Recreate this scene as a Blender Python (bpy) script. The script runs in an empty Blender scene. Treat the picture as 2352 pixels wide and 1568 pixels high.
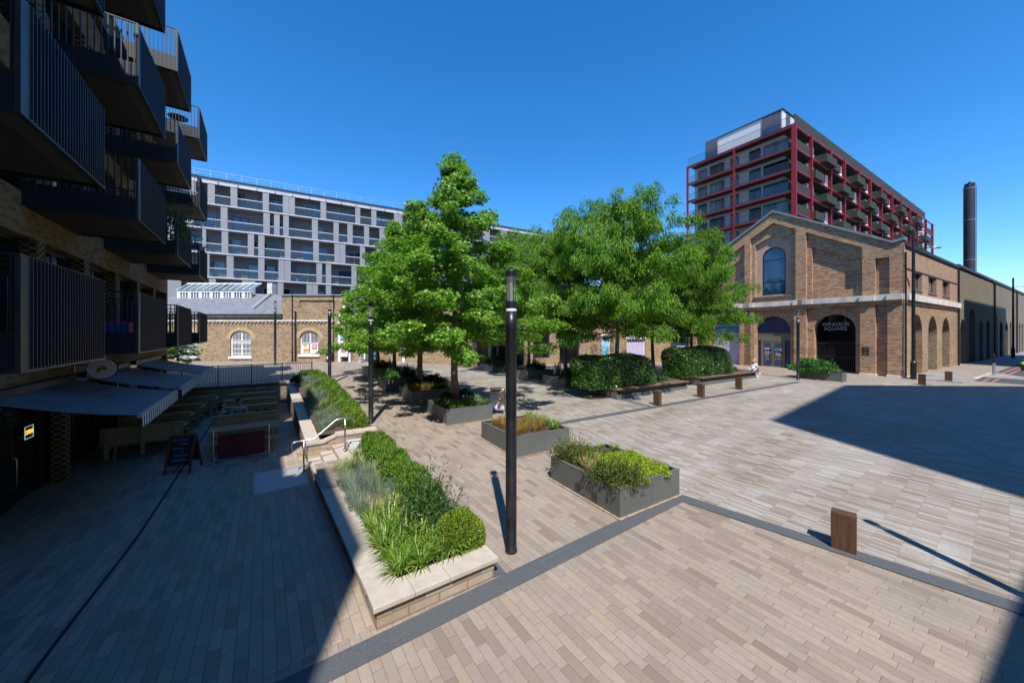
import bpy, bmesh, math, random
import numpy as np
from mathutils import Vector, Matrix, Quaternion
from mathutils.geometry import tessellate_polygon
R = math.radians
rng = random.Random(7)
SC = bpy.context.scene
COL = SC.collection

# ------------------------------------------------------------------ camera, sky, sun, exposure
FPX, CX, HY, CZ = 830.0, 1176.0, 764.0, 3.55       # focal length, principal point and horizon measured on a 2352 px wide view
cam_d = bpy.data.cameras.new('camera'); cam = bpy.data.objects.new('camera', cam_d); COL.objects.link(cam)
cam.location = (0, 0, CZ); cam.rotation_euler = (R(90), 0, 0)
cam_d.sensor_width = 36; cam_d.lens = 36*FPX/2352; cam_d.shift_y = (HY-784)/2352
cam_d.clip_start = 0.05; cam_d.clip_end = 3000
SC.camera = cam
SUN_H = Vector((-.14, .99)).normalized(); SUN_E = R(54.5)
W = bpy.data.worlds.new('World'); SC.world = W; W.use_nodes = True
nt = W.node_tree; bg = nt.nodes['Background']
sky = nt.nodes.new('ShaderNodeTexSky'); sky.sky_type = 'NISHITA'; sky.sun_disc = False
sky.sun_elevation = SUN_E; sky.sun_rotation = math.atan2(-SUN_H.x, -SUN_H.y)
sky.air_density = .9; sky.dust_density = 0.12; sky.ozone_density = 6.0
hs = nt.nodes.new('ShaderNodeHueSaturation'); hs.inputs['Saturation'].default_value = 1.26
nt.links.new(sky.outputs[0], hs.inputs['Color']); nt.links.new(hs.outputs[0], bg.inputs['Color'])
bg.inputs['Strength'].default_value = 0.15
sd = bpy.data.lights.new('sun', 'SUN'); sd.energy = 4.4; sd.angle = R(.53); sd.color = (1, .955, .90)
so = bpy.data.objects.new('sun', sd); COL.objects.link(so); so.location = (20, -40, 60)
so.rotation_euler = Vector((SUN_H.x*math.cos(SUN_E), SUN_H.y*math.cos(SUN_E), -math.sin(SUN_E))).to_track_quat('-Z', 'Y').to_euler()
SC.view_settings.view_transform = 'Standard'; SC.view_settings.look = 'None'
SC.view_settings.exposure = 0.7; SC.view_settings.gamma = 1.0

# ------------------------------------------------------------------ helpers: mesh, objects, tags
def ss(t): t = max(0., min(1., t)); return t*t*(3-2*t)
def zg(x, y):                                    # plaza surface: rises gently away from the viewer and to the far left
    yy = y if y < 26 else 26+4*(1-math.exp(-(y-26)/4))
    return .02*yy + .45*ss((-x-2)/9)*ss((y-6)/12)
TO = Vector((-1.70, 4.35)); TA = math.atan2(.568, .823); TX = Vector((math.cos(TA), math.sin(TA))); TY = Vector((-TX.y, TX.x))
def T(b, a): p = TO+TX*b+TY*a; return (p.x, p.y)
def ztb(b, a): x, y = T(b, a); w = ss(a/5.5); return zg(x, y)*(1-w)-.22*w
GA = math.atan2(.527, .85)                       # the grid most of the square follows
GX = Vector((math.cos(GA), math.sin(GA))); GY = Vector((-GX.y, GX.x))
def ray(px, py): return Vector(((px-CX)/FPX, 1., -(py-HY)/FPX))
def gpt(px, py, zf=zg):                          # the ground point seen at a pixel of the photograph
    d = ray(px, py); y = 8.
    for _ in range(60): y = .5*y+.5*((zf(d.x*y, y)-CZ)/d.z)
    return Vector((d.x*y, y, zf(d.x*y, y)))
def tz(x, y):
    q = Vector((x, y))-TO; return ztb(q.dot(TX), q.dot(TY))
def at(px, y, py=None): return Vector(((px-CX)/FPX*y, y, CZ-(py-HY)/FPX*y if py is not None else 0))

class MB:
    def __init__(s): s.v = []; s.f = []
    def add(s, vs, fs):
        n = len(s.v); s.v += [tuple(v) for v in vs]; s.f += [tuple(i+n for i in f) for f in fs]; return s
    def box(s, x0, x1, y0, y1, z0, z1):
        return s.add([(x0,y0,z0),(x1,y0,z0),(x1,y1,z0),(x0,y1,z0),(x0,y0,z1),(x1,y0,z1),(x1,y1,z1),(x0,y1,z1)],
              [(0,3,2,1),(4,5,6,7),(0,1,5,4),(1,2,6,5),(2,3,7,6),(3,0,4,7)])
    def bbox(s, x0, x1, y0, y1, z0, z1, b=.01):   # box with chamfered edges on top and sides
        m = MB().box(x0,x1,y0,y1,z0,z1); bm = bmesh.new(); vs = [bm.verts.new(v) for v in m.v]
        for f in m.f: bm.faces.new([vs[i] for i in f])
        bmesh.ops.bevel(bm, geom=bm.edges[:], offset=b, segments=1, affect='EDGES')
        bm.verts.index_update(); s.add([v.co[:] for v in bm.verts], [[v.index for v in f.verts] for f in bm.faces]); bm.free(); return s
    def prism(s, poly, z0, z1):                   # poly: (x, y) counter-clockwise; z0/z1 numbers or callables
        n = len(poly); g = lambda z, p: z(*p) if callable(z) else z
        vs = [(p[0],p[1],g(z0,p)) for p in poly]+[(p[0],p[1],g(z1,p)) for p in poly]
        return s.add(vs, [tuple(range(n-1,-1,-1)), tuple(range(n,2*n))]+[(i,(i+1)%n,n+(i+1)%n,n+i) for i in range(n)])
    def prof(s, poly, x0, x1):                    # poly in (y, z), extruded along x
        n = len(poly)
        return s.add([(x0,p[0],p[1]) for p in poly]+[(x1,p[0],p[1]) for p in poly],
              [tuple(range(n)), tuple(range(2*n-1,n-1,-1))]+[(i,n+i,n+(i+1)%n,(i+1)%n) for i in range(n)])
    def slab(s, poly, y0, y1):                    # poly in (x, z), extruded along y
        n = len(poly)
        return s.add([(p[0],y0,p[1]) for p in poly]+[(p[0],y1,p[1]) for p in poly],
              [tuple(range(n)), tuple(range(2*n-1,n-1,-1))]+[(i,n+i,n+(i+1)%n,(i+1)%n) for i in range(n)])
    def quad(s, a, b, c, d): return s.add([a,b,c,d], [(0,1,2,3)])
    def tube(s, pts, r, n=8, cap=True):
        pts = [Vector(p) for p in pts]; rs = r if isinstance(r, (list,tuple)) else [r]*len(pts)
        rings = []; up = None
        for i, p in enumerate(pts):
            d = (pts[min(i+1,len(pts)-1)]-pts[max(i-1,0)]).normalized()
            if up is None: up = Vector((0,0,1)) if abs(d.z) < .9 else Vector((1,0,0))
            a = d.cross(up).normalized(); b = a.cross(d); up = b
            rings.append([p+(a*math.cos(2*math.pi*k/n+math.pi/n)+b*math.sin(2*math.pi*k/n+math.pi/n))*rs[i] for k in range(n)])
        vs = [v for q in rings for v in q]; fs = []
        for i in range(len(pts)-1):
            for k in range(n): fs.append((i*n+k, i*n+(k+1)%n, (i+1)*n+(k+1)%n, (i+1)*n+k))
        if cap: fs += [tuple(range(n-1,-1,-1)), tuple(range((len(pts)-1)*n, len(pts)*n))]
        return s.add(vs, fs)
    def lathe(s, prof, n=20, c=(0,0)):            # prof: (r, z) bottom to top
        vs = []; fs = []
        for r_, z in prof:
            vs += [(c[0]+r_*math.cos(2*math.pi*k/n), c[1]+r_*math.sin(2*math.pi*k/n), z) for k in range(n)]
        for i in range(len(prof)-1):
            for k in range(n): fs.append((i*n+k, i*n+(k+1)%n, (i+1)*n+(k+1)%n, (i+1)*n+k))
        fs += [tuple(range(n-1,-1,-1)), tuple(range((len(prof)-1)*n, len(prof)*n))]
        return s.add(vs, fs)
    def ball(s, c, r, n=10, m=7):
        r = r if isinstance(r, (list,tuple)) else (r,r,r); vs = []; fs = []
        for i in range(m+1):
            t = math.pi*i/m
            for k in range(n):
                p = 2*math.pi*k/n; vs.append((c[0]+r[0]*math.sin(t)*math.cos(p), c[1]+r[1]*math.sin(t)*math.sin(p), c[2]-r[2]*math.cos(t)))
        for i in range(m):
            for k in range(n): fs.append((i*n+k, i*n+(k+1)%n, (i+1)*n+(k+1)%n, (i+1)*n+k))
        return s.add(vs, fs)
    def wall(s, outer, holes, y0, depth, back=True):   # outer/holes in (x, z); front at y0, reveals go back to y0+depth
        loops = [[Vector((p[0],p[1],0)) for p in outer]]+[[Vector((p[0],p[1],0)) for p in h] for h in holes]
        flat = [p for l in loops for p in l]; tris = tessellate_polygon(loops)
        n = len(flat); b = len(s.v)
        s.v += [(p.x,y0,p.y) for p in flat]+[(p.x,y0+depth,p.y) for p in flat]
        for t in tris:
            a, c, d = [flat[i] for i in t]
            area = (c.x-a.x)*(d.y-a.y)-(c.y-a.y)*(d.x-a.x)
            t = t if area > 0 else t[::-1]
            s.f.append(tuple(b+i for i in t))
            if back: s.f.append(tuple(b+n+i for i in t[::-1]))
        k = 0
        for l in loops:
            m = len(l)
            for i in range(m): s.f.append((b+k+i, b+k+(i+1)%m, b+n+k+(i+1)%m, b+n+k+i))
            k += m
        return s
    def build(s, name, mat, parent=None, smooth=False, fixn=False):
        me = bpy.data.meshes.new(name); me.from_pydata(s.v, [], s.f)
        if fixn:
            bm = bmesh.new(); bm.from_mesh(me); bmesh.ops.recalc_face_normals(bm, faces=bm.faces); bm.to_mesh(me); bm.free()
        if smooth: me.polygons.foreach_set('use_smooth', [True]*len(me.polygons))
        return link(name, me, mat, parent)
def link(name, me, mat, parent=None):
    if mat is not None and not me.materials: me.materials.append(mat)
    o = bpy.data.objects.new(name, me); COL.objects.link(o)
    if parent is not None: o.parent = parent
    return o
def tag(o, label=None, cat=None, group=None, kind=None):
    if label: o['label'] = label
    if cat: o['category'] = cat
    if group: o['group'] = group
    if kind: o['kind'] = kind
    return o
def thing(name, label, cat, loc=(0,0,0), rz=0, group=None):
    o = bpy.data.objects.new(name, None); COL.objects.link(o); o.empty_display_size = .2
    o.location = loc; o.rotation_euler = (0,0,rz); return tag(o, label, cat, group)
def place(o, loc, rz=0): o.location = loc; o.rotation_euler = (0,0,rz); return o
def struct(o): return tag(o, kind='structure')
def dup(root, loc, rz=None, label=None, group=None, scale=None):
    r = root.copy(); COL.objects.link(r); r.location = loc
    if rz is not None: r.rotation_euler = (0,0,rz)
    if scale is not None: r.scale = scale if isinstance(scale, tuple) else (scale,)*3
    if label: r['label'] = label
    if group: r['group'] = group
    def rec(o, q):
        for ch in list(o.children):
            if ch == q: continue
            c = ch.copy(); COL.objects.link(c); c.parent = q; rec(ch, c)
    rec(root, r); return r
class Frame:                                      # a facade: x runs left to right as seen from outside, y into the building, z up
    def __init__(s, o, u, z0): s.o = Vector(o[:2]); s.u = Vector(u).normalized(); s.n = Vector((-s.u.y, s.u.x)); s.z0 = z0; s.ang = math.atan2(s.u.y, s.u.x)
    def hit(s, px, py, y=0.):
        d = ray(px, py); d2 = Vector((d.x, d.y)); t = (s.o.dot(s.n)+y)/d2.dot(s.n)
        return ((d2*t-s.o).dot(s.u), CZ+d.z*t-s.z0)
    def sx(s, px, y=0.): return s.hit(px, HY, y)[0]
    def loc(s): return (s.o.x, s.o.y, s.z0)
    def w(s, x, y=0., z=0.): p = s.o+s.u*x+s.n*y; return Vector((p.x, p.y, s.z0+z))
def arch(x0, x1, z0, zs, zt, n=14):               # opening with a round head: springs at zs, crown at zt
    c = (x0+x1)/2; r = (x1-x0)/2
    return [(x0,z0),(x1,z0)]+[(c+r*math.cos(math.pi*k/n), zs+(zt-zs)*math.sin(math.pi*k/n)) for k in range(n+1)]
def rect(x0, x1, z0, z1): return [(x0,z0),(x1,z0),(x1,z1),(x0,z1)]
def text(body, size, mat, parent, loc, rot=(R(90),0,0), depth=.004, align='CENTER', name='lettering', xs=1.):
    cu = bpy.data.curves.new(name, 'FONT'); cu.body = body; cu.size = size; cu.align_x = align; cu.align_y = 'CENTER'; cu.extrude = depth; cu.resolution_u = 3
    t = bpy.data.objects.new(name, cu); COL.objects.link(t)
    me = bpy.data.meshes.new_from_object(t.evaluated_get(bpy.context.evaluated_depsgraph_get())); bpy.data.objects.remove(t)
    me.name = name; me.materials.clear(); o = link(name, me, mat, parent); o.location = loc; o.rotation_euler = rot; o.scale = (xs,1,1); return o
# ------------------------------------------------------------------ materials (all procedural)
class NT:
    def __init__(s, name):
        s.m = bpy.data.materials.new(name); s.m.use_nodes = True; s.t = s.m.node_tree; s.p = s.t.nodes['Principled BSDF']
    def n(s, typ, **kw):
        x = s.t.nodes.new(typ)
        for k, v in kw.items(): setattr(x, k, v)
        return x
    def lk(s, a, b): s.t.links.new(a, b)
    def put(s, sock, v):
        if hasattr(v, 'is_output') or hasattr(v, 'links'): s.lk(v, sock)
        else: sock.default_value = v
    def m2(s, op, a, b=0., c=0., clamp=False):
        x = s.n('ShaderNodeMath', operation=op, use_clamp=clamp); s.put(x.inputs[0], a); s.put(x.inputs[1], b); s.put(x.inputs[2], c); return x.outputs[0]
    def coord(s, mode='Object'): return s.n('ShaderNodeTexCoord').outputs[mode]
    def sep(s, v): x = s.n('ShaderNodeSeparateXYZ'); s.lk(v, x.inputs[0]); return x.outputs
    def comb(s, a, b, c=0.):
        x = s.n('ShaderNodeCombineXYZ'); s.put(x.inputs[0], a); s.put(x.inputs[1], b); s.put(x.inputs[2], c); return x.outputs[0]
    def noise(s, vec, scale, detail=4., rough=.55):
        x = s.n('ShaderNodeTexNoise'); s.lk(vec, x.inputs['Vector']); x.inputs['Scale'].default_value = scale
        x.inputs['Detail'].default_value = detail; x.inputs['Roughness'].default_value = rough; return x.outputs['Fac']
    def wn(s, vec): x = s.n('ShaderNodeTexWhiteNoise', noise_dimensions='3D'); s.lk(vec, x.inputs['Vector']); return x.outputs
    def ramp(s, fac, stops, interp='LINEAR'):
        x = s.n('ShaderNodeValToRGB'); s.lk(fac, x.inputs[0]); cr = x.color_ramp; cr.interpolation = interp
        while len(cr.elements) < len(stops): cr.elements.new(.5)
        for e, (p, c) in zip(cr.elements, stops): e.position = p; e.color = (*c, 1)
        return x.outputs[0]
    def mix(s, fac, a, b, mode='MIX'):
        x = s.n('ShaderNodeMix', data_type='RGBA', blend_type=mode); s.put(x.inputs[0], fac)
        for sock, v in ((x.inputs[6], a), (x.inputs[7], b)):
            s.put(sock, (*v, 1) if isinstance(v, tuple) and len(v) == 3 else v)
        return x.outputs[2]
    def mapr(s, v, a, b, c, d):
        x = s.n('ShaderNodeMapRange'); s.lk(v, x.inputs[0])
        for i, q in enumerate((a,b,c,d)): x.inputs[i+1].default_value = q
        return x.outputs[0]
    def bump(s, h, strength=.3, dist=.01):
        x = s.n('ShaderNodeBump'); s.lk(h, x.inputs['Height']); x.inputs['Strength'].default_value = strength; x.inputs['Distance'].default_value = dist
        s.lk(x.outputs[0], s.p.inputs['Normal'])
    def col(s, v): s.put(s.p.inputs['Base Color'], (*v, 1) if isinstance(v, tuple) and len(v) == 3 else v)
    def rough(s, v): s.put(s.p.inputs['Roughness'], v)
    def cells(s, u, v, L, Wd, shift='half', joint=.008, endk=1.):   # staggered blocks: per-block random values and a joint mask
        vv = s.m2('DIVIDE', v, Wd); row = s.m2('FLOOR', vv)
        uu = s.m2('DIVIDE', u, L)
        if shift == 'half': uu = s.m2('ADD', uu, s.m2('MULTIPLY', row, .5))
        elif shift == 'rand': uu = s.m2('ADD', uu, s.m2('MULTIPLY', s.wn(s.comb(row, 3.3, 1.7))[0], 7.))
        c = s.m2('FLOOR', uu); w = s.wn(s.comb(row, c, .37))
        fu = s.m2('FRACT', uu); fv = s.m2('FRACT', vv)
        du = s.m2('MULTIPLY', s.m2('MINIMUM', fu, s.m2('SUBTRACT', 1., fu)), L*endk)
        dv = s.m2('MULTIPLY', s.m2('MINIMUM', fv, s.m2('SUBTRACT', 1., fv)), Wd)
        d = s.m2('MINIMUM', du, dv)
        return w[0], s.m2('LESS_THAN', d, joint/2), d
M = {}
def plain(name, col, rough=.6, metal=0., var=.12, scale=6., spec=.5, bump=0.):
    t = NT(name); v = t.coord(); nz = t.noise(v, scale, 5)
    a = tuple(c*(1-var) for c in col); b = tuple(min(1, c*(1+var)) for c in col)
    t.col(t.ramp(nz, [(.3, a), (.7, b)])); t.rough(t.mapr(nz, .3, .7, max(.02, rough-.06), min(1, rough+.06)))
    t.p.inputs['Metallic'].default_value = metal; t.p.inputs['Specular IOR Level'].default_value = spec
    if bump: t.bump(t.noise(v, scale*8, 4), bump, .01)
    M[name] = t.m; return t.m
def brick(name, stops, L=.225, H=.075, mortar=(.33,.29,.24), joint=.011, patch=None, patch_scale=.35, soot=None):
    t = NT(name); x, y, z = t.sep(t.coord()); u = t.m2('ADD', x, y)
    r, j, d = t.cells(u, z, L, H, 'half', joint)
    c = t.ramp(r, stops); v3 = t.comb(u, z, 0.)
    big = t.noise(v3, patch_scale, 4)
    if patch: c = t.mix(t.mapr(big, .5, .72, 0., .75), c, patch)
    if soot: c = t.mix(t.mapr(t.noise(v3, .9, 5), .52, .75, 0., .6), c, soot)
    c = t.mix(t.mapr(t.noise(v3, 9., 3), .3, .7, .0, .25), c, tuple(k*.5 for k in stops[0][1]))
    t.col(t.mix(j, c, mortar)); t.rough(.88); t.bump(t.m2('MINIMUM', d, .012), .5, .02); t.p.inputs['Specular IOR Level'].default_value = .25
    M[name] = t.m; return t.m
def paving(name, stops, L, Wd, shift, ang, joint=.006, jcol=(.12,.1,.085), stain=.22, bumpy=.4, bands=0., endk=1.):
    t = NT(name); x, y, z = t.sep(t.coord()); ca, sa = math.cos(ang), math.sin(ang)
    u = t.m2('ADD', t.m2('MULTIPLY', x, ca), t.m2('MULTIPLY', y, sa)); v = t.m2('SUBTRACT', t.m2('MULTIPLY', y, ca), t.m2('MULTIPLY', x, sa))
    r, j, d = t.cells(u, v, L, Wd, shift, joint, endk); v3 = t.comb(u, v, 0.)
    if bands: r = t.m2('ADD', t.m2('MULTIPLY', r, 1-bands), t.m2('MULTIPLY', t.mapr(t.noise(t.comb(t.m2('MULTIPLY', u, 1.), t.m2('MULTIPLY', v, .22), 9.), .9, 3, .6), .32, .68, 0., 1.), bands))
    c = t.ramp(r, stops)
    c = t.mix(t.mapr(t.noise(v3, 16., 7, .7), .35, .7, 0., .38), c, (.17,.135,.11))          # grain of the stone
    c = t.mix(t.mapr(t.noise(v3, .55, 6, .65), .42, .72, 0., stain*1.5), c, (.13,.115,.1))          # broad dirt
    wv = t.noise(t.comb(t.m2('MULTIPLY', u, .12), t.m2('MULTIPLY', v, .5), 3.), 1.1, 5, .6); c = t.mix(t.mapr(wv, .5, .74, 0., stain*1.6), c, (.2,.165,.135))   # worn trails
    spots = t.n('ShaderNodeTexVoronoi', feature='F1'); t.lk(v3, spots.inputs['Vector']); spots.inputs['Scale'].default_value = 1.6
    rare = t.m2('LESS_THAN', spots.outputs['Distance'], t.m2('MULTIPLY', t.sep(spots.outputs['Color'])[0], .022))
    gum = t.m2('GREATER_THAN', t.sep(spots.outputs['Color'])[1], .55)
    c = t.mix(t.m2('MULTIPLY', rare, .8), c, t.mix(gum, (.06,.055,.05), (.7,.7,.68)))           # gum and droppings
    t.col(t.mix(t.m2('MULTIPLY', j, .8), c, jcol)); t.rough(t.mapr(r, 0., 1., .62, .85)); t.p.inputs['Specular IOR Level'].default_value = .35
    h = t.m2('ADD', t.m2('MULTIPLY', t.m2('MINIMUM', d, .008), 1.), t.m2('MULTIPLY', t.noise(v3, 9., 5), .006))
    t.bump(h, bumpy, .5); M[name] = t.m; return t.m
def leafmat(name, a, b, c, rough=.42, trans=.32, spec=.45):
    t = NT(name); g = t.n('ShaderNodeNewGeometry')
    col = t.ramp(g.outputs['Random Per Island'], [(0., a), (.55, b), (1., c)])
    t.col(col); t.rough(rough); t.p.inputs['Specular IOR Level'].default_value = spec
    tr = t.n('ShaderNodeBsdfTranslucent'); t.lk(t.mix(1., col, (1.25,1.3,.55), 'MULTIPLY'), tr.inputs[0])
    mx = t.n('ShaderNodeMixShader'); mx.inputs[0].default_value = trans; t.lk(t.p.outputs[0], mx.inputs[1]); t.lk(tr.outputs[0], mx.inputs[2])
    t.lk(mx.outputs[0], t.t.nodes['Material Output'].inputs[0]); M[name] = t.m; return t.m
def glassy(name, col, rough=.03, var=.3, spec=.8):
    t = NT(name); nz = t.noise(t.coord(), .7, 2); t.col(t.ramp(nz, [(.35, tuple(c*(1-var) for c in col)), (.65, tuple(c*(1+var) for c in col))]))
    t.rough(rough); t.p.inputs['Specular IOR Level'].default_value = spec; t.p.inputs['IOR'].default_value = 1.55; M[name] = t.m; return t.m
def clearglass(name, tint=(.75,.85,.85), alpha=.25):
    t = NT(name); t.col(tint); t.rough(.03); t.p.inputs['Alpha'].default_value = alpha; M[name] = t.m; return t.m
def emit(name, col, s):
    t = NT(name); t.col((.02,.02,.02)); t.p.inputs['Emission Color'].default_value = (*col,1); t.p.inputs['Emission Strength'].default_value = s; M[name] = t.m; return t.m
def stripes(name, axis, period, a, b, duty=.5, rough=.8):
    t = NT(name); q = t.sep(t.coord())[axis]; f = t.m2('FRACT', t.m2('DIVIDE', q, period))
    nz = t.noise(t.coord(), 3., 4); c = t.mix(t.m2('LESS_THAN', f, duty), a, b)
    t.col(t.mix(t.mapr(nz, .4, .7, 0., .25), c, tuple(k*.6 for k in a))); t.rough(rough); M[name] = t.m; return t.m
def wood(name, a, b, rough=.7, axis=0, scale=1.):
    t = NT(name); x = t.sep(t.coord()); k = [12.,12.,12.]; k[axis] = 1.2
    v = t.comb(*[t.m2('MULTIPLY', x[i], k[i]*scale) for i in range(3)]); nz = t.noise(v, 2.2, 6, .62)
    g = t.n('ShaderNodeObjectInfo'); c = t.ramp(nz, [(.3, a), (.68, b)])
    t.col(t.mix(t.m2('MULTIPLY', g.outputs['Random'], .16), c, tuple(q*.55 for q in a))); t.rough(rough); t.bump(nz, .25, .004); M[name] = t.m; return t.m
def checker_brick(name):                          # hit-and-miss brick pier
    t = NT(name); x, y, z = t.sep(t.coord()); u = t.m2('ADD', x, y)
    r, j, d = t.cells(u, z, .115, .07, 'none', .006); row = t.m2('FLOOR', t.m2('DIVIDE', z, .07)); cc = t.m2('FLOOR', t.m2('DIVIDE', u, .115))
    odd = t.m2('LESS_THAN', t.m2('FRACT', t.m2('MULTIPLY', t.m2('ADD', row, cc), .5)), .3)
    t.col(t.mix(odd, t.ramp(r, [(0.,(.18,.12,.06)),(1.,(.3,.2,.1))]), (.04,.028,.018))); t.rough(.9); M[name] = t.m; return t.m

paving('pave_path', [(0.,(.215,.162,.126)),(.12,(.262,.207,.163)),(.5,(.30,.245,.197)),(.85,(.33,.275,.222)),(1.,(.33,.262,.19))], .40, .115, 'rand', TA+R(90), stain=.18)
paving('pave_terrace', [(0.,(.26,.185,.14)),(.2,(.32,.245,.185)),(.6,(.365,.285,.22)),(.88,(.41,.33,.25)),(1.,(.39,.30,.20))], .42, .125, 'rand', TA+R(90), joint=.008, stain=.1)
paving('pave_square', [(0.,(.155,.112,.08)),(.2,(.22,.17,.128)),(.4,(.28,.23,.182)),(.52,(.305,.278,.24)),(.75,(.36,.35,.325)),(1.,(.45,.445,.43))], .34, .055, 'none', R(126), joint=.006, jcol=(.15,.12,.095), stain=.2, bands=.34, endk=2.2)
paving('pave_street', [(0.,(.2,.2,.205)),(.5,(.27,.27,.27)),(1.,(.34,.33,.32))], .6, .4, 'half', GA, joint=.006, stain=.2)
plain('granite', (.075,.079,.086), .75, var=.3, scale=60., bump=.15)
plain('galv_edge', (.2,.2,.2), .5, .3)
plain('asphalt', (.055,.055,.058), .9, var=.3, scale=40., bump=.3)
plain('kerb', (.42,.40,.37), .85, var=.2, scale=8.)
plain('soil', (.085,.05,.035), .95, var=.5, scale=22., bump=.9)
plain('tactile', (.42,.41,.395), .85, var=.15, scale=14., bump=.5)
plain('coping', (.42,.365,.305), .8, var=.12, scale=5., bump=.15)
plain('planter_metal', (.105,.11,.105), .55, var=.07, scale=1.2, spec=.4)
plain('planter_dark', (.04,.042,.04), .6, var=.1, scale=2.)
plain('rust_stain', (.31,.225,.155), .9, var=.4, scale=9.)
plain('lamp_black', (.012,.013,.015), .38, var=.5, scale=3., spec=.5)
plain('steel', (.42,.42,.43), .32, 1., var=.06, scale=10.)
plain('galv', (.5,.51,.53), .4, .8, var=.1, scale=10.)
plain('dark_metal', (.02,.023,.028), .5, var=.25, scale=2., spec=.4)
plain('fin_metal', (.03,.034,.042), .42, var=.2, scale=2., spec=.5)
plain('soffit', (.03,.03,.031), .75, var=.25, scale=1.5)
plain('white_paint', (.78,.78,.77), .5, var=.05, scale=4.)
plain('stone_band', (.55,.52,.47), .85, var=.22, scale=2.2, bump=.2)
plain('slate', (.15,.155,.17), .65, var=.25, scale=3.5, bump=.2)
plain('lead', (.2,.22,.26), .55, var=.15, scale=2.)
plain('white_render', (.7,.7,.72), .8, var=.05, scale=3.)
plain('panel_grey', (.215,.22,.23), .5, var=.05, scale=.5)
plain('wall_dark', (.15,.155,.17), .7, var=.12, scale=.8)
plain('canopy_skylit', (.40,.42,.45), .4, var=.15, scale=.6)  # opaque pale colour stands in for skylight passing through the canopy glass
plain('slab_edge', (.20,.21,.225), .6, var=.1, scale=1.)
plain('red_steel', (.20,.006,.011), .45, var=.12, scale=.6)
plain('balcony_green', (.042,.042,.034), .75, var=.15, scale=.7, spec=.15)
plain('chimney_black', (.018,.022,.030), .45, var=.2, scale=.8)
plain('maroon', (.09,.006,.014), .85, var=.25, scale=4.)
plain('unlit_dark', (.012,.012,.014), .8, var=.3, scale=1.)  # near-black colour stands in for the unlit depth behind openings
plain('navy', (.022,.03,.085), .5, var=.15, scale=1.)
plain('olive_frame', (.14,.13,.095), .5, var=.08, scale=2.)
plain('teal_sign', (.10,.30,.42), .5, var=.15, scale=1.5)
plain('black_board', (.012,.012,.014), .8, var=.4, scale=5.)
plain('red_sign', (.55,.02,.035), .5, var=.05)
plain('blue_sign', (.02,.16,.5), .5, var=.05)
plain('skyblue', (.25,.55,.75), .5, var=.1, scale=3.)
plain('orange_food', (.6,.25,.06), .6, var=.4, scale=14.)
plain('cream', (.74,.70,.62), .6, var=.08)
plain('lilac', (.42,.38,.55), .6, var=.2, scale=5.)
plain('sign_white', (.9,.92,.94), .4, var=.02)
plain('text_white', (.8,.8,.8), .6, var=.02)
plain('text_grey', (.36,.38,.40), .6, var=.02)
plain('text_teal', (.15,.6,.58), .6, var=.02)
plain('text_orange', (.75,.42,.06), .6, var=.02)
plain('text_red', (.35,.03,.08), .6, var=.02)
plain('chalk_blue', (.12,.33,.55), .9, var=.1, scale=20.)
plain('line_red', (.36,.12,.115), .8, var=.2, scale=12.)
plain('line_white', (.72,.71,.68), .8, var=.2, scale=12.)
plain('skin', (.52,.30,.21), .55, var=.06, scale=12.)
plain('skin_dark', (.17,.09,.06), .55, var=.06, scale=12.)
plain('hair_fair', (.36,.24,.12), .6, var=.3, scale=40.)
plain('hair_dark', (.025,.018,.014), .6, var=.3, scale=40.)
plain('cloth_white', (.72,.72,.78), .85, var=.06, scale=20.)
plain('denim', (.40,.50,.66), .85, var=.15, scale=30.)
plain('cloth_blue', (.13,.25,.42), .85, var=.1, scale=20.)
plain('cloth_black', (.02,.02,.024), .85, var=.2, scale=20.)
plain('cloth_grey', (.26,.27,.29), .85, var=.25, scale=20.)
plain('cloth_olive', (.09,.10,.075), .85, var=.2, scale=20.)
plain('terracotta', (.38,.16,.08), .8, var=.15, scale=8.)
plain('hivis', (.35,.75,.03), .6, var=.05)
plain('bark', (.20,.145,.105), .9, var=.35, scale=14., bump=.8)
plain('bark_grey', (.17,.14,.115), .9, var=.35, scale=14., bump=.8)
plain('gold', (.5,.36,.1), .4, .6, var=.1)
wood('corten_timber', (.055,.027,.015), (.125,.062,.034), .45, axis=2)
wood('bench_timber', (.10,.05,.03), (.235,.13,.085), .65, axis=0)
wood('pine', (.27,.16,.075), (.44,.285,.14), .7, axis=0)
wood('board_frame', (.09,.03,.012), (.16,.06,.025), .6, axis=2)
glassy('glass_sky_tint', (.010,.045,.10), .02); glassy('glass_dark', (.008,.009,.011), .04, spec=.5); glassy('glass_curtain', (.09,.12,.13), .1, var=.5)  # blue base colour stands in for sky reflected in the windows
clearglass('glass_clear', (.05,.075,.10), .30); clearglass('lantern_glass', (.45,.5,.47), .14)
emit('neon_open', (1., .42, .03), 1.3); emit('neon_edge', (.4,.8,.7), .35)
stripes('awning_cloth', 1, .19, (.016,.02,.034), (.31,.32,.36), .55); stripes('awning_valance', 1, .19, (.018,.022,.04), (.75,.76,.78), .5)
checker_brick('pier_brick')
brick('brick_windsor', [(0.,(.20,.115,.065)),(.3,(.36,.20,.11)),(.6,(.47,.275,.15)),(.85,(.55,.36,.18)),(1.,(.44,.165,.10))], patch=(.45,.27,.13), patch_scale=.25, soot=(.12,.075,.05))
brick('brick_red', [(0.,(.22,.125,.08)),(.4,(.33,.195,.125)),(.75,(.40,.245,.16)),(1.,(.46,.31,.21))], patch=(.38,.24,.16), soot=(.2,.12,.08))
brick('brick_pink', [(0.,(.42,.24,.19)),(.5,(.52,.31,.25)),(1.,(.6,.38,.31))], L=.11)
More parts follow.
